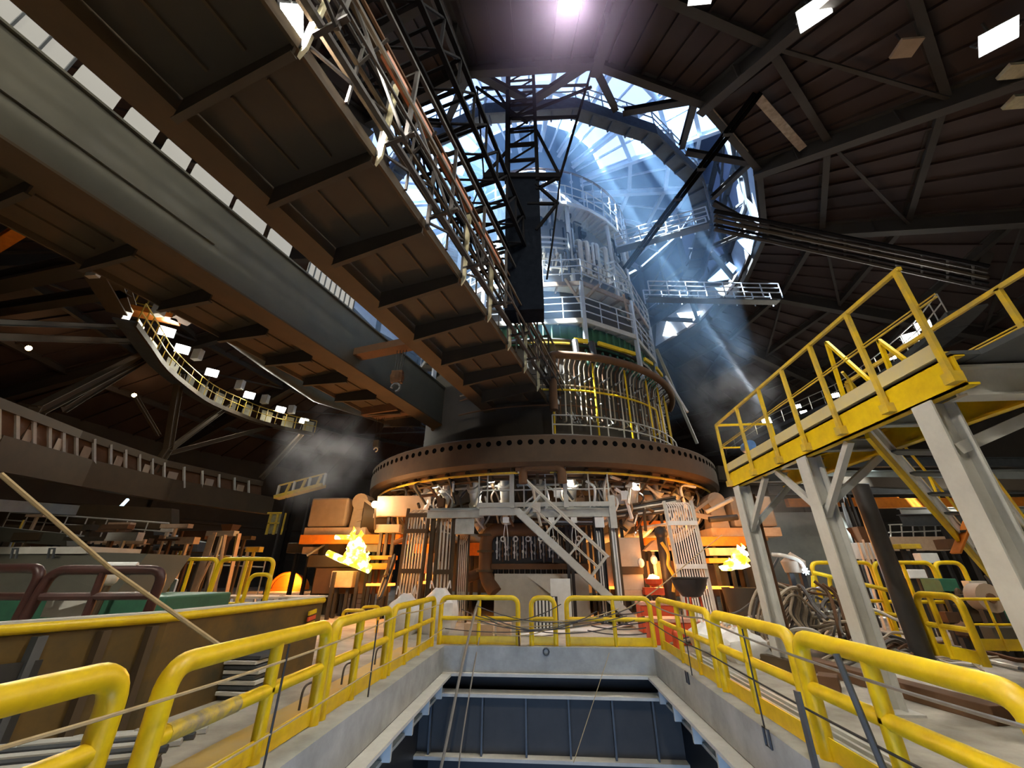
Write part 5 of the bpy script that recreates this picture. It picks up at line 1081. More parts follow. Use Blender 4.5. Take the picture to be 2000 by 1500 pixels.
words = ('uppermost', 'second from the top', 'third from the top', 'fourth from the top', 'fifth from the top', 'lowest')
for k, (x, y) in enumerate(((326, 648), (356, 682), (414, 728), (487, 772), (548, 800), (594, 822))):
    dz = [ZC + 1.9] * 6; p = onz(x, y, ZC + 1.55); 
    flood_lamp(p, p + V((1.2, -1.2, -1.6)), 'round floodlight on the curved left catwalk, ' + words[k], 'floodlights on the curved left catwalk', .8, LAMPW, 900, (1, .96, .78), p + V((-.6, .5, -1.0)))
for k, (x, y) in enumerate(((386, 693), (469, 752), (518, 780), (570, 800), (311, 605))):
    p = onz(x, y, ZC + 2.2); b = MB(); b.box(p.x - .3, p.x + .3, p.y - .2, p.y + .2, p.z - .4, p.z + .4); tag(b.build('control_box', WHITE, bevel=.03), 'small white box fixed above the curved left catwalk', 'box', 'white boxes above the curved catwalk')
# orange work platform above the catwalk
op = thing('orange_platform', 'small orange railed platform hung above the curved left catwalk', 'platform', onz(330, 620, 15.5))
P = [onz(255, 606, 15.6), onz(350, 626, 15.6), onz(414, 588, 15.6)]
for i in range(2):
    b = MB(); b.bar(P[i], P[i + 1], .9, .3); b.build('deck', ORG if i == 0 else RUST, op)
    b = MB()
    for h in (.55, 1.1): b.tube([P[i] + V((0, 0, h)), P[i + 1] + V((0, 0, h))], .04, 6)
    for f in (0, .25, .5, .75, 1): q = P[i].lerp(P[i + 1], f); b.tube([q, q + V((0, 0, 1.1))], .04, 6)
    b.build('railing', YEL2, op)
# big round green duct and ring beams on the left
b = MB(); b.tube([onz(380, 560, 17.5), onz(440, 640, 17.0), onz(520, 700, 16.5), onz(620, 770, 16), onz(760, 815, 15.5)], .75, 14); tag(b.build('green_duct', GGREY, None, True), 'long grey green round duct running from the catwalk towards the furnace', 'duct')
def steel(pts, w, h, m, label, name='hall_beam', cat='beam', group=None):
    b = MB()
    for p, q in zip(pts, pts[1:]): b.ibeam(p, q, w, h)
    return tag(b.build(name, m), label, cat, group)
RG = 25.0
def og(x, y): return oncyl(x, y, RG, True)
g_top = [og(x, y) for x, y in ((-40, 775), (150, 848), (320, 905), (510, 945))]
g_mid = [og(x, y) for x, y in ((-40, 862), (150, 905), (320, 948), (510, 978))]
g_bot = [og(x, y) for x, y in ((-40, 905), (150, 942), (320, 972), (525, 1000))]
gal = thing('wall_gallery', 'long panelled ring gallery low on the dark left wall', 'gallery', g_bot[0])
b = MB()
for i in range(3): b.bar(g_bot[i], g_bot[i + 1], .6, 1.4, oh=.5)
b.build('ring_beam', BROWN, gal)
b = MB()
for i in range(3): b.bar(g_top[i], g_top[i + 1], .4, .4)
b.build('top_rail', BROWN, gal)
b = MB()
for i in range(3): b.extrude([g_mid[i], g_mid[i + 1], g_mid[i + 1].lerp(g_top[i + 1], .95), g_mid[i].lerp(g_top[i], .95)], V((-.3, .3, 0)))
b.build('panel', RUST, gal)
for i in range(3):
    for k in range(6):
        f = k / 6; p = g_mid[i].lerp(g_mid[i + 1], f); q = g_top[i].lerp(g_top[i + 1], f); b = MB(); b.bar(p + V((.2, -.2, 0)), q + V((.2, -.2, 0)), .12, .12, up=(1, 0, 0)); b.build('post', LGREY, gal)
        if k % 2 == 0: c = MB(); p2 = g_mid[i].lerp(g_mid[i + 1], f + .08); c.extrude([p + V((.15, -.15, .1)), p2 + V((.15, -.15, .1)), p2 + V((.15, -.15, .9)), p + V((.15, -.15, .9))], V((.04, -.04, 0))); c.build('pale_panel', MATS['fire_lit_paint'], gal)
# diagonal struts between gallery and catwalk, roof trusses on the left
for k, (pts, w, lb) in enumerate((
    (((35, 858), (75, 800), (290, 690)), .45, 'bent brown strut rising from the gallery to the catwalk, nearest one'),
    (((120, 800), (160, 775), (285, 700)), .35, 'thin brown strut just above the nearest bent strut'),
    (((300, 920), (328, 878), (352, 730)), .4, 'upright brown strut between gallery and catwalk'),
    (((328, 880), (450, 790)), .3, 'brown strut fanning right from the gallery to the catwalk'),
    (((330, 885), (540, 830)), .3, 'lower brown strut fanning right from the gallery to the catwalk'),
    (((510, 935), (592, 845)), .35, 'brown strut under the far end of the catwalk'),
    (((310, 850), (265, 775)), .2, 'thin dark strut leaning left above the gallery'))):
    steel([og(x, y) for x, y in pts], w, w, BROWN, lb, 'gallery_strut', 'strut')
for k, (pts, w, m, lb) in enumerate((
    (((-40, 656), (290, 668)), .35, BROWN, 'long rust brown tie rod crossing the dark left wall'),
    (((-40, 628), (270, 640)), .3, BROWND, 'dark tie beam just above the long rust tie rod'),
    (((-40, 560), (240, 500)), .7, BROWND, 'upper dark ring beam on the left wall under the crane'),
    (((-40, 610), (250, 565)), .5, BROWND, 'middle dark ring beam on the left wall under the crane'),
    (((125, 410), (235, 600)), .8, BROWN, 'broad dark post running up under the crane on the left'),
    (((195, 440), (250, 600)), .5, BROWN, 'narrow dark post right of the broad one under the crane'),
    (((-40, 500), (95, 415)), .4, ORG, 'orange lit strut under the crane at the left edge'),  # orange light put into the strut's paint colour
    (((-40, 440), (50, 390)), .3, BRICK, 'short pale strut under the crane at the left edge'))):
    steel([oncyl(x, y, 27, True) if pts[0][1] > 620 else onz(x, y, 13.6) for x, y in pts], w, w, m, lb, 'wall_beam', 'beam')
p = onz(190, 523, 13.5); t = thing('bulkhead_lamp', 'pale lamp shield on the broad post under the crane', 'lamp', p); b = MB(); b.bar(p + V((0, 0, -.5)), p + V((0, 0, .5)), .5, .2); b.build('shield', PIPE, t)
for x, y in ((56, 680), (262, 772)):
    p = oncyl(x, y, 33, True); b = MB(); b.ball(p, .16, 8, 6); tag(b.build('warning_lamp', LAMPO, None, True), 'tiny amber lamp in the dark of the left wall, %s' % ('farther left one' if x < 100 else 'right one above the gallery'), 'lamp')
# pale bridge by the smoke
t = thing('smoky_gangway', 'short yellow white gangway in the smoke left of the ring girder', 'gangway', ony(570, 960, 24)); p, q = ony(540, 972, 24), ony(632, 948, 24)
b = MB(); b.bar(p, q, .6, .2); b.build('deck', YEL2, t)
for k in range(7): a = p.lerp(q, k / 6); b = MB(); b.bar(a, a + V((.2 * (k % 2), 0, .75)), .12); b.build('post', YEL2 if k % 2 else LGREY, t)
b = MB(); b.bar(p + V((0, 0, .75)), q + V((0, 0, .75)), .08); b.build('rail', YEL2, t)
# second floor slab edge under the gallery
b = MB(); P = [oncyl(x, y, 26, True) for x, y in ((-40, 985), (200, 1000), (335, 1018))]
for i in range(2): b.bar(P[i], P[i + 1], .6, .5)
tag(b.build('grey_ledge', GREY), 'grey ledge below the wall gallery on the left', 'ledge')
b = MB(); b.bar(oncyl(216, 1010, 24.5, True), oncyl(250, 975, 24.5, True), .12, .12); tag(b.build('tube_lamp', emis('cold_tube', (.6, .85, 1), 1.5)), 'cold white tube lamp slanting on the left wall below the gallery', 'lamp')

# dim clutter along the back of the left bay
random.seed(55)
for k in range(44):
    x = random.uniform(5, 500); y = 1000 + (x / 500) * 55 + random.uniform(-14, 45); Y = random.uniform(15.5, 19.5); c = ony(x, y, Y); b = MB(); w = random.uniform(.15, .8); h = random.uniform(.06, .35)
    if k % 4 == 3: b.tube([c, V((c.x + random.uniform(-.3, .6), Y, 0))], .04, 6)
    else: b.box(c.x - w, c.x + w, Y, Y + .3, c.z - h / 2, c.z + h / 2); b.box(c.x - .05, c.x + .05, Y + .1, Y + .2, 0, c.z)
    tag(b.build('bay_equipment', (BROWN, RUST, LGREY, DGREY, YEL2, BRICK, BROWND)[k % 7]), 'dim piece of equipment standing along the back of the left bay', 'equipment', 'equipment along the back of the left bay')
for k, (x0, x1, y, lb) in enumerate(((20, 330, 1000, 'upper grey handrail along the back of the left bay'), (60, 520, 1068, 'lower grey handrail along the back of the left bay'))):
    t = thing('bay_handrail', lb, 'railing', ony(x0, y, 19.8))
    p, q = ony(x0, y, 19.8), ony(x1, y + 22, 19.8); b = MB(); b.tube([p, q], .04, 6); b.tube([p - V((0, 0, .4)), q - V((0, 0, .4))], .03, 6); b.build('rail', LGREY, t)
    for f in range(9): a = p.lerp(q, f / 8); b = MB(); b.tube([a, V((a.x, a.y, 0))], .03, 6); b.build('post', LGREY, t)
# ================================================================== RIGHT SIDE OF THE HALL
def rail_y(x0, x1, yt, yb, Y, m, label, r=.05, posts=(.5,), name='back_railing', dy=0, toe=False, rad=.2):
    p = ony(x0, yt, Y); q = ony(x1, yt, Y + dy); z0 = ony((x0 + x1) / 2, yb, Y + dy / 2).z; z0 = max(z0, 0)
    t = thing(name, label, 'railing', (p.x, Y, z0)); q.z = p.z; up = V((0, 0, 1))
    b = MB(); b.tube(fillet([V((p.x, p.y, z0)), p, q, V((q.x, q.y, z0))], rad, 6), r, 10); b.build('top_tube', m, t, True)
    b = MB(); h = (p.z - z0) * .5; b.tube([p - up * h, q - up * h], r * .8, 8); b.build('mid_rail', m, t, True)
    for f in posts: c = p.lerp(q, f); b = MB(); b.tube([c, V((c.x, c.y, z0))], r * .8, 8); b.build('post', m, t, True)
    if toe: b = MB(); b.bar(V((p.x, p.y, z0 + .11)), V((q.x, q.y, z0 + .11)), .02, .2); b.build('toe_board', m, t)
    return t
rail_y(1583, 1699, 1099, 1400, 13.0, YEL, 'yellow railing behind the hose heap, left one of three', .055)
rail_y(1704, 1818, 1099, 1400, 12.8, YEL, 'yellow railing behind the dark round column, middle one of three', .055)
rail_y(1823, 1876, 1099, 1400, 12.8, YEL, 'short yellow railing end right of the dark round column', .055, ())
rail_y(1786, 1868, 1160, 1290, 9.6, YEL, 'yellow railing sloping beside the foot of the dark round column', .06, (.35,), dy=-1.0, toe=True)
rail_y(1870, 2030, 1170, 1272, 10.2, YEL, 'thin yellow grid railing with a toe board at the right frame edge', .03, (.33, .7), toe=True, rad=.1)
b = MB(); b.tube([ony(1588, 1118, 12.6), ony(1765, 1160, 11.6)], .05, 8); b.tube([ony(1588, 1125, 12.6), ony(1590, 1175, 12.6)], .05, 8); b.tube([ony(1620, 1128, 12.5), ony(1625, 1175, 12.5)], .05, 8); b.tube([ony(1660, 1190, 12.4), ony(1775, 1205, 11.6)], .05, 8); b.build('x', YEL)
o = bpy.data.objects['x']; o.name = 'ramp_rail'; tag(o, 'sloping yellow ramp rail between the hose heap and the round column', 'railing')
# heap of old hoses and bent bars
random.seed(17)
HC = V((5.85, 11.2, 0))
for k in range(84):
    dx, dy = random.gauss(0, 1.15), random.gauss(0, .65); c = HC + V((dx + .6, dy, 0)); top = 1.5 * math.exp(-((dx + .5) / 1.3) ** 2) * math.exp(-(dy / 1.1) ** 2)
    n = 7; ang = random.gauss(.35, .6); L = random.uniform(1.0, 2.6); h = random.uniform(.1, 1) * max(.12, top); w = random.uniform(.05, .3); P = []
    for i in range(n):
        f = i / (n - 1) - .5
        P.append(c + V((math.cos(ang) * L * f - math.sin(ang) * w * math.sin(6 * f + k), math.sin(ang) * L * f + math.cos(ang) * w * math.sin(6 * f + k), max(.05, h * (1 - 1.2 * f * f) + .12 * math.sin(i * 1.3 + k)))))
    b = MB(); b.tube(spline(P, 4), random.uniform(.022, .045), 6)
    tag(b.build('old_hose', (TANH, RUBBER, TANH, RUST, RUBBER, PIPE)[k % 6], None, True), 'dusty bent hose or bar in the big heap between the right walkway posts', 'hose', 'hoses heaped between the walkway posts')
for k in range(12):
    o = HC + V((-.55 + .07 * k, -.35 + .03 * k, 0)); s = 1.15 - .05 * k
    P = [o + V((-.5 * s, .1, .05)), o + V((-.55 * s, .05, .7 * s)), o + V((-.15 * s, 0, 1.25 * s)), o + V((.35 * s, 0, 1.1 * s)), o + V((.2 * s, -.05, .7 * s)), o + V((.45 * s, -.1, .35 * s)), o + V((.95, -.2, .08 + .02 * k))]
    b = MB(); b.tube(spline(P, 5), .034, 8); tag(b.build('looped_hose', (TANH, RUBBER, TANH)[k % 3], None, True), 'thick looped hose standing up in the right heap', 'hose', 'looped hoses in the right heap')
for k in range(4):
    p = ony(1590 + 16 * k, 1135 + 5 * k, 10.6); q = ony(1635 + 18 * k, 1215 + 9 * k, 10.4); b = MB(); b.tube(spline([p, p.lerp(q, .5) + V((.12, 0, .15)), q, q + V((-.05, 0, -.4))], 5), .035, 6); tag(b.build('hooked_bar', RUST, None, True), 'rusty hooked bar sticking out of the right heap', 'bar', 'hooked bars in the right heap')
b = MB(); b.bar(ony(1498, 1130, 12), ony(1520, 1090, 12), .05); tag(b.build('leaning_rod', DGREY), 'dark rod leaning up left of the hose heap', 'rod')
w = ony(1574, 1116, 12.2); t = thing('welding_spark', 'tiny blue white welding spark above the hose heap', 'spark', w); b = MB(); b.ball(w, .035, 8, 6); 
for k in range(7): a = .9 * k; b.tube([w, w + V((.09 * math.cos(a), 0, .09 * math.sin(a)))], .012, 4)
b.build('spark', emis('arc_light', (.6, .8, 1), 14), t); l = glow(w + V((0, -.2, .1)), 8, (.6, .8, 1), .05)
b = MB(); b.tube(spline([w, ony(1560, 1095, 12.3), ony(1530, 1085, 12.4), ony(1508, 1083, 12.6)]), .05, 8); tag(b.build('bent_pipe', PIPE, None, True), 'pale bent pipe ending at the welding spark', 'pipe')
b = MB(); b.lathe([(.0, 0), (.25, .02), (.3, .3), (.0, .55)], ony(1555, 1120, 12.6), 0, 360, 12); tag(b.build('dusty_drum', MATS['fire_lit_paint'], None, True), 'tan dusty drum behind the welding spark', 'drum')
# floor clutter near the right rail
for k, (x0, y0, x1, y1, w, m, lb) in enumerate(((1560, 1290, 1960, 1398, .28, RUST, 'long rusty beam lying on the floor behind the near right guard rail'), (1600, 1330, 1640, 1335, .35, RUST, 'short rusty scrap plate on the floor behind the near right guard rail'), (1440, 1275, 1560, 1305, .16, BROWN, 'brown bar on the floor at the foot of the farthest walkway post'))):
    b = MB(); p, q = onz(x0, y0, .1), onz(x1, y1, .1); b.bar(p, q, w, .2); tag(b.build('scrap_beam', m, bevel=.01), lb, 'beam')
for k in range(3):
    b = MB(); b.box(3.05 + .12 * k, 3.09 + .12 * k, 3.0, 10.8, 0, .05); tag(b.build('floor_rail', LGREY), 'thin steel rail set in the floor along the right guard rails', 'rail', 'floor rails along the right guard rails')
b = MB(); p, q = onz(1700, 1245, .03), onz(2000, 1310, .03)
for k in range(5): c = MB(); c.tube([p + V((.1 * k, -.18 * k, .02)), (p + q) / 2 + V((0, -.2 * k, .02)), q + V((0, -.16 * k, .02))], .03, 6); tag(c.build('floor_bar', RUST if k % 2 else DGREY, None, True), 'long bar lying on the floor in front of the thin yellow grid railing', 'bar', 'bars before the grid railing')
# cauldron, crates, sacks behind the far right rail
t = thing('black_cauldron', 'wide black bowl on a stand behind the far right rail corner', 'cauldron', ony(1350, 1190, 13.2)); c = ony(1351, 1165, 13.2); c.z -= .0
b = MB(); b.lathe([(.0, -.05), (.25, 0), (.42, .22), (.50, .46), (.54, .47), (.54, .50), (.47, .50), (.38, .24), (.2, .06), (0, .04)], c, 0, 360, 28); b.build('bowl', BLACK, t, True)
b = MB()
for a in range(3): b.tube([c + V((.22 * math.cos(a * 2.1), .22 * math.sin(a * 2.1), 0)), V((c.x + .32 * math.cos(a * 2.1), c.y + .32 * math.sin(a * 2.1), 0))], .03, 6)
b.build('stand', REDP, t)
for x, y, s, h, m, lb in ((3.35, 14.4, .5, .75, REDP, 'red box with a pale lid behind the far right rail corner'), (3.2, 12.4, .55, .5, REDP, 'larger red box below the black bowl stand, nearer the rail'), (3.9, 13.9, .6, .3, BRICK, 'tan pallet under the black bowl')):
    t = thing('red_box' if m is REDP else 'tan_pallet', lb, 'box', (x, y, 0)); b = MB(); b.box(x - s, x + s, y - .35, y + .35, 0, h); b.build('body', m, t, bevel=.03)
    b = MB(); b.box(x - s - .02, x + s + .02, y - .37, y + .37, h, h + .08); b.build('lid', mat('pale_red', (.75, .38, .28), .5) if 'pale_red' not in MATS else MATS['pale_red'], t)
sack(V((3.75, 11.0, 0)), .42, .62, 'white sack behind the second right guard rail from the corner, left one', 31)
sack(V((4.1, 9.9 + .3, 0)), .4, .6, 'white sack behind the second right guard rail from the corner, nearer right one', 32)
t = thing('fire_extinguisher', 'small red gas bottle behind the far right rail corner', 'bottle', (2.95, 11.0, 0)); b = MB(); b.lathe([(0, 0), (.08, 0), (.08, .38), (.03, .46), (0, .47)], (2.95, 11.0, .02), 0, 360, 12); b.build('bottle', REDP, t, True); b = MB(); b.box(2.9, 3.0, 10.97, 11.03, .48, .54); b.build('valve', BLACK, t)
# back bay on the right: beams, shelves, conveyor, railing, hopper
for (x0, y0, x1, y1, Y, D, nm, m, lb) in (
    (1540, 972, 1760, 988, 26, .4, 'crane_beam', ORG, 'orange beam high in the right back bay behind the grey posts'),
    (1700, 972, 2040, 990, 25, .4, 'crane_beam', ORG, 'orange beam continuing behind the stair at the right'),
    (1500, 1000, 1700, 1160, 27, .3, 'block_wall', GREY, 'dusty grey block wall in the right back bay behind the smoke'),
    (1690, 1048, 1860, 1075, 20, .6, 'tan_conveyor', BRICK, 'dusty tan conveyor casing behind the dark round column'),
    (1850, 1052, 2050, 1072, 19, .6, 'tan_conveyor', RUST, 'rust red conveyor casing at the right frame edge'),
    (1655, 1060, 1730, 1092, 16, .4, 'pale_tank', WHITE, 'pale white tank between the grey post and the dark round column'),
    (1760, 1062, 1800, 1072, 16, .4, 'pale_tank', YEL2, 'yellow bar right of the dark round column, before the conveyor'),
    (1800, 1080, 1835, 1100, 15, .3, 'pale_tank', WHITE, 'pale white panel right of the dark round column'),
    (1775, 1112, 1810, 1130, 14, .3, 'pale_tank', WHITE, 'pale white plate behind the middle yellow railing'),
    (1840, 1130, 1875, 1165, 12.6, .6, 'green_cabinet', GREEN, 'green cabinet right of the dark round column'),
    (1940, 1185, 2020, 1215, 11.5, .5, 'green_cabinet', GREEN, 'dark green casing behind the thin yellow grid railing'),
    (1945, 1225, 2040, 1262, 10.9, .3, 'grey_casing', GGREY, 'grey green casing low behind the thin yellow grid railing')):
    b = MB(); pxbox(b, x0, y0, x1, y1, Y, D); tag(b.build(nm, m, bevel=.02), lb, 'beam' if 'beam' in nm else 'casing')
random.seed(8)
for k in range(26):
    x, y = random.uniform(1850, 2000), random.uniform(1130, 1235); c = ony(x, y, random.uniform(11.4, 13)); b = MB()
    if k % 3 == 0: b.ball(c, random.uniform(.1, .2), 8, 6, 1, .25)
    elif k % 3 == 1: b.tube(spline([c, c + V((random.uniform(-.4, .4), 0, random.uniform(-.3, .3))), c + V((random.uniform(-.6, .6), 0, random.uniform(-.5, .3)))]), .05, 6)
    else: b.box(c.x - .2, c.x + .2, c.y, c.y + .2, c.z - .12, c.z + .12)
    tag(b.build('machine_fitting', (RUST, BLACK, PIPE, BROWN, GREEN)[k % 5], None, k % 3 < 2), 'jumbled machine fitting behind the thin yellow grid railing', 'fitting', 'fittings behind the grid railing')
t = thing('rust_reel', 'round rusty reel behind the thin yellow grid railing', 'reel', ony(1935, 1172, 11.0)); c = ony(1935, 1168, 11.0); b = MB(); b.tube([c, c + V((0, .3, 0))], .3, 16); b.build('drum', MATS['fire_lit_paint'], t, True); b = MB(); b.tube([c - V((0, .03, 0)), c], .1, 10); b.build('hub', RUST, t)
t = thing('rust_hopper', 'small rusty funnel hopper in the right back bay beside the grey post', 'hopper', ony(1678, 1080, 19)); c = ony(1680, 1030, 19)
b = MB(); b.lathe([(.5, .0), (.2, -.8), (.16, -c.z)], c, 45, 405, 4); b.build('funnel', RUST, t)
t = thing('back_walkway_railing', 'thin grey mesh railing in the right back bay behind the round column', 'railing', ony(1740, 1050, 22))
for y in (1025, 1040, 1054): b = MB(); b.tube([ony(1735, y, 22), ony(1850, y - 4, 22)], .03, 6); b.build('rail', LGREY, t)
for k in range(6): x = 1738 + 22 * k; b = MB(); b.tube([ony(x, 1025 - k * .7, 22), ony(x + 3, 1056 - k * .7, 22)], .03, 6); b.build('post', LGREY, t)
for k in range(6):
    b = MB(); p = ony(1683 + 10 * k, 1096, 15.5); p.z = 0; q = ony(1676 + 9 * k, 1060 - 6 * (k % 2), 15.8); b.bar(p, q, .06, .05); tag(b.build('leaning_board', BRICK), 'tan board leaning beside the pale white tank', 'board', 'boards leaning by the pale tank')
for k, y in enumerate((905, 930, 956, 1003, 1016)):
    b = MB(); p = ony(1500 if k < 3 else 1760, y, 24 - k); q = ony(2060, y - 3, 24 - k); b.ibeam(p, q, .3, .5); tag(b.build('floor_beam', GREY if k % 2 else DGREY), 'horizontal grey floor beam behind the stair, %s' % ('topmost of five', 'second of five', 'third of five', 'fourth of five', 'lowest of five')[k], 'beam')
b = MB(); b.bar(ony(1880, 977, 20), ony(1912, 975, 20), .12, .12); b.bar(ony(1896, 976, 20), ony(1896, 950, 20), .04); tag(b.build('tube_lamp', LAMPW), 'short white tube lamp behind the stair on the right', 'lamp')
b = MB(); b.bar(ony(1400, 925, 23), ony(1560, 940, 23), .5, .8); b.bar(ony(1560, 940, 23), ony(2060, 950, 20), .5, .5); tag(b.build('back_deck_beam', BROWND), 'dark deck beam crossing behind the yellow walkway', 'beam')
# round column-side curved catwalk with lamps, right
CQ = [onz(x, y, 13.5) for x, y in ((1420, 890), (1480, 850), (1560, 812), (1640, 778), (1720, 728), (1800, 665), (1850, 610))]
S = spline(CQ, 3); cw2 = thing('curved_catwalk', 'curved lamp lit catwalk on the right, half hidden behind the yellow walkway', 'catwalk', CQ[0])
def nrm2(i): d = (S[min(len(S) - 1, i + 1)] - S[max(0, i - 1)]).normalized(); return V((-d.y, d.x, 0)) * 1.5
out = [S[i] + nrm2(i) for i in range(len(S))]
b = MB()
for i in range(len(S) - 1): b.bar(S[i].lerp(out[i], .5), S[i + 1].lerp(out[i + 1], .5), 1.5, .1); b.bar(S[i] - V((0, 0, .1)), S[i + 1] - V((0, 0, .1)), .1, .3)
b.build('deck', DGREY, cw2)
b = MB()
for h in (.6, 1.15): b.tube([p + V((0, 0, h)) for p in S], .035, 6)
for p in S: b.tube([p, p + V((0, 0, 1.15))], .03, 6)
b.build('railing', LGREY, cw2)
for k, (x, y, s, m) in enumerate(((1497, 822, .8, 1), (1558, 794, .5, 0), (1570, 806, .55, 0), (1632, 772, .5, 0), (1738, 697, .6, 0), (1780, 660, .9, 0), (1803, 636, .7, 0))):
    p = onz(x, y, 14.9); flood_lamp(p, p + V((-1.2, -1.4, -1.5)), 'floodlight on the curved right catwalk, ' + ('amber one farthest from the camera', 'second from the amber one, upper', 'second from the amber one, lower', 'third along from the amber one', 'fourth along from the amber one', 'large one near the walkway corner, lower', 'large one near the walkway corner, upper')[k],
               'floodlights on the curved right catwalk', s, MATS['glare'] if m else LAMPW, 700, (1, .8, .5) if m else (1, .95, .82), p + V((.5, .4, -1)))
t = thing('blue_monitor', 'small blue and white hose monitor on the far end of the yellow walkway', 'monitor', (4.9, 9.5, WZ)); b = MB(); b.tube([(4.9, 9.5, WZ), (4.9, 9.5, WZ + .45)], .05, 8); b.build('stand', LGREY, t); b = MB(); b.tube([(4.85, 9.3, WZ + .5), (4.95, 9.75, WZ + .55)], .12, 12); b.build('barrel', mat('blue_paint', (.10, .22, .50), .45), t, True)
# ------------------------------------------------------------------ ROOF LAMPS AND FITTINGS
def onroof(x, y, drop=.9):
    d = ray(x, y); lo, hi = 2.0, 60.0
    for _ in range(50):
        m = (lo + hi) / 2; p = EYE + d * m; r = math.hypot(p.x - CF.x, p.y - CF.y)
        if p.z < zroof(max(r, RO)) - drop: lo = m
        else: hi = m
    return EYE + d * lo
RL = ((1590, 24, .95, 'white floodlight under the roof, left one of the pair at upper right', 3000), (1950, 72, .95, 'white floodlight under the roof at the upper right corner', 3000), (1115, -6, .8, 'white floodlight cut by the top edge of the frame', 900), (1370, -14, .8, 'white floodlight above the top edge, right of the cut one', 900))
for x, y, s, lb, pw in RL:
    p = onroof(x, y, 1.2); flood_lamp(p, p + V((-.25 * (x > 1500), -.35, -1)), lb, 'floodlights under the roof', s, LAMPW, pw, (1, .95, .85), p + V((.1, .1, 1.1)))
p = Kpl(571, 42, 2.2); flood_lamp(p, p + V((.8, .45, -1)), 'white floodlight on the right walkway edge of the bridge crane', None, .5, LAMPW, 4200, (1, .95, .85), p + V((0, 0, .4)))
p = onroof(1772, 95, 1.1); t = thing('unlit_lamp', 'unlit tan square lamp panel under the roof between the two floodlights', 'lamp', p); b = MB(); b.box(p.x - .38, p.x + .38, p.y - .3, p.y + .3, p.z, p.z + .12); b.build('panel', MATS['fire_lit_paint'], t); b = MB(); b.tube([p + V((0, 0, .1)), p + V((0, 0, 1.1))], .04, 6); b.build('hanger', DGREY, t)
for x, y in ((1990, 140), (1998, 200)):
    p = onroof(x, y, 1.0); b = MB(); b.box(p.x - .5, p.x + .5, p.y - .25, p.y + .25, p.z, p.z + .15); tag(b.build('roof_box', MATS['cream_panel']), 'pale box under the roof at the right frame edge, %s' % ('upper' if y < 180 else 'lower'), 'box')
for x0, y0, x1, y1, lb in ((1480, 190, 1568, 290, 'tan roof strip beside the top of the twin stay'), (1378, 208, 1455, 300, 'tan roof strip along the right edge of the roof opening')):
    p, q = onroof(x0, y0, .7), onroof(x1, y1, .7); b = MB(); b.bar(p, q, .35, .08); tag(b.build('roof_strip', mat('tan_strip', (.42, .34, .27), .7) if 'tan_strip' not in MATS else MATS['tan_strip']), lb, 'strip')
for k in range(5):
    p, q = onz(1395, 412 + 9 * k, 19), onz(1930, 520 + 11 * k, 15.5); b = MB(); b.tube([p, q], .07 if k % 2 else .11, 6); tag(b.build('roof_conduit', (MATTE, BEAM, BROWND)[k % 3], None, True), 'long dark conduit slanting down the right wall under the roof', 'conduit', 'conduits under the right roof')
for k in range(11):
    p = onz(1400 + 50 * k, 413 + 10.2 * k, 19 - .33 * k); q = onz(1400 + 50 * k, 449 + 11 * k, 19 - .33 * k); b = MB(); b.bar(p, q, .1); tag(b.build('conduit_hanger', BEAM), 'dark cross bar carrying the conduits under the right roof', 'bracket', 'conduit brackets under the right roof')
for (x0, y0, x1, y1, h, r, lb) in ((1300, 600, 1620, 600, .9, 24, 'dark ring beam behind the furnace at the right'), (1300, 690, 1620, 610, .6, 25, 'dark sloping beam behind the furnace at the right'), (1450, 545, 1600, 610, .5, 25, 'slanting tan brace under the right roof edge'), (1600, 560, 1650, 500, .5, 27, 'dark strut rising to the right roof'), (1520, 640, 1640, 760, .5, 27, 'dark strut falling behind the yellow walkway'), (1690, 440, 1640, 300, .4, 27, 'dark upright roof strut at the right'), (1895, 560, 1960, 400, .6, 27, 'dark post rising at the right edge behind the yellow railing'), (1560, 900, 1640, 850, .4, 27, 'dark strut behind the yellow walkway posts')):
    steel([oncyl(x0, y0, r, True), oncyl(x1, y1, r, True)], h, h, BEAM, lb, 'wall_beam', 'beam')
b = MB(); b.tube([oncyl(1495, 645, 24, True), oncyl(1575, 628, 24, True)], .25, 10); tag(b.build('pale_duct', BLUEW, None, True), 'short pale duct catching daylight behind the furnace at the right', 'duct')
# unseen floodlights added behind the photographer to light the near deck
for x, y, z, pw in ((-9, -6, 14.5, 4600), (8, -7, 15.0, 700), (-1.0, -5, 15.5, 1900)):
    p = V((x, y, z)); flood_lamp(p, V((x * .2, 9, 0)), 'white floodlight under the roof behind the camera', 'floodlights under the roof behind the camera', .9, LAMPW, pw, (1, .93, .78), p + V((0, 0, 1.2)))
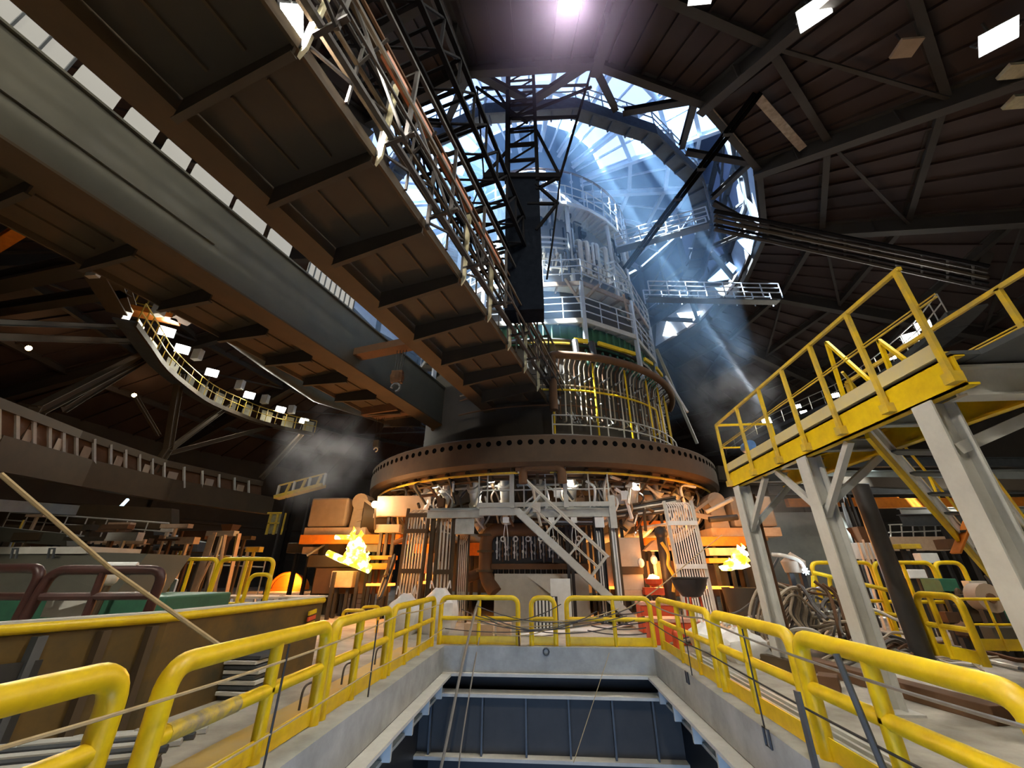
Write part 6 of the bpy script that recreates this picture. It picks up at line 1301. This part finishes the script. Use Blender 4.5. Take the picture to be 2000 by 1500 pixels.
# ------------------------------------------------------------------ HAZE AND SMOKE
def haze(name, label, shape, col, dens, noise=0, scale=.25, aniso=.3, thr=.45):
    m = bpy.data.materials.new(name); m.use_nodes = True; nt = m.node_tree; N = nt.nodes; N.remove(N['Principled BSDF'])
    v = N.new('ShaderNodeVolumeScatter'); v.inputs['Color'].default_value = (*col, 1); v.inputs['Density'].default_value = dens; v.inputs['Anisotropy'].default_value = aniso
    nt.links.new(v.outputs[0], N['Material Output'].inputs['Volume'])
    if noise:
        tc = N.new('ShaderNodeTexCoord'); nz = N.new('ShaderNodeTexNoise'); nz.inputs['Scale'].default_value = scale; nz.inputs['Detail'].default_value = 4
        rp = N.new('ShaderNodeMapRange'); rp.inputs['From Min'].default_value = thr; rp.inputs['From Max'].default_value = thr + .25; rp.inputs['To Max'].default_value = dens
        g = N.new('ShaderNodeTexGradient'); g.gradient_type = 'SPHERICAL'; mp = N.new('ShaderNodeMapping'); mp.inputs['Location'].default_value = (-1, -1, -1); mp.inputs['Scale'].default_value = (2, 2, 2)
        mu = N.new('ShaderNodeMath'); mu.operation = 'MULTIPLY'
        nt.links.new(tc.outputs['Object'], nz.inputs[0]); nt.links.new(nz.outputs[0], rp.inputs[0]); nt.links.new(tc.outputs['Generated'], mp.inputs[0]); nt.links.new(mp.outputs[0], g.inputs[0])
        nt.links.new(rp.outputs[0], mu.inputs[0]); nt.links.new(g.outputs['Fac'], mu.inputs[1]); nt.links.new(mu.outputs[0], v.inputs['Density'])
    o = shape.build(name, m); return tag(o, label, 'smoke', None, 'stuff')
b = MB(); b.lathe([(0, 12.5), (13.2, 12.5), (13.2, 32.2), (0, 32.2)], CF, 0, 360, 36); haze('haze', 'blue daylit haze with slanting sunbeams round the furnace top', b, (.34, .60, 1.0), .02)
for px, py, Y, r, sz, d, lb, col in ((640, 900, 22, 3.2, 1.1, .5, 'grey smoke drifting up left of the ring girder', (.8, .8, .85)), (1500, 1010, 19.5, 2.0, 1.2, .45, 'fire lit smoke behind the grey posts on the right', (.9, .8, .7)), (1430, 760, 27, 3.6, 1.8, .3, 'bluish smoke rising right of the furnace', (.75, .8, .95))):
    b = MB(); b.ball(ony(px, py, Y), r, 16, 10, sz); haze('smoke', lb, b, col, d, 1, .55)
b = MB(); b.ball(onroof(1090, 40, 2.6), 3.4, 16, 10, .75); haze('smoke', 'faint violet haze round the floodlight at the top edge of the frame', b, (.80, .62, 1.0), .10, 1, .3, thr=.2)

# ------------------------------------------------------------------ legs under everything that stands clear of the floor
def stand(o, m=None, w=.12, n=2):
    P = [o.matrix_world @ V(c) for c in o.bound_box] if o.type == 'MESH' else [c.location + o.location + V(q) for c in kids(o) if c.type == 'MESH' for q in c.bound_box]
    x0, x1 = min(p.x for p in P), max(p.x for p in P); y0, y1 = min(p.y for p in P), max(p.y for p in P); z0 = min(p.z for p in P)
    if z0 < .03: return
    o0 = origin(o)
    for k in range(n):
        x = x0 + (x1 - x0) * (k + .5) / n; b = MB(); b.box(x - w / 2, x + w / 2, (y0 + y1) / 2 - w / 2, (y0 + y1) / 2 + w / 2, 0, z0 + .06); b.build('support_leg', m or BLACK, o)
for o in [q for q in bpy.data.objects if not q.parent and q.name.split('.')[0] in ('smoky_gangway', 'back_walkway_railing', 'tan_conveyor', 'runner_block', 'conveyor_casing', 'pale_tank', 'ingot_mould', 'green_cabinet', 'grey_casing', 'heat_shield', 'tan_block', 'equipment_box', 'smoke_drum', 'crane_beam', 'dusty_table', 'orange_beam', 'grey_cabinet', 'runner_cover', 'block_wall', 'pale_board', 'red_burner_cart', 'molten_pool', 'machine_fitting', 'rust_reel', 'green_machine', 'floor_beam', 'dusty_drum', 'molten_stream', 'clay_gun', 'valve_panel')]:
    stand(o)
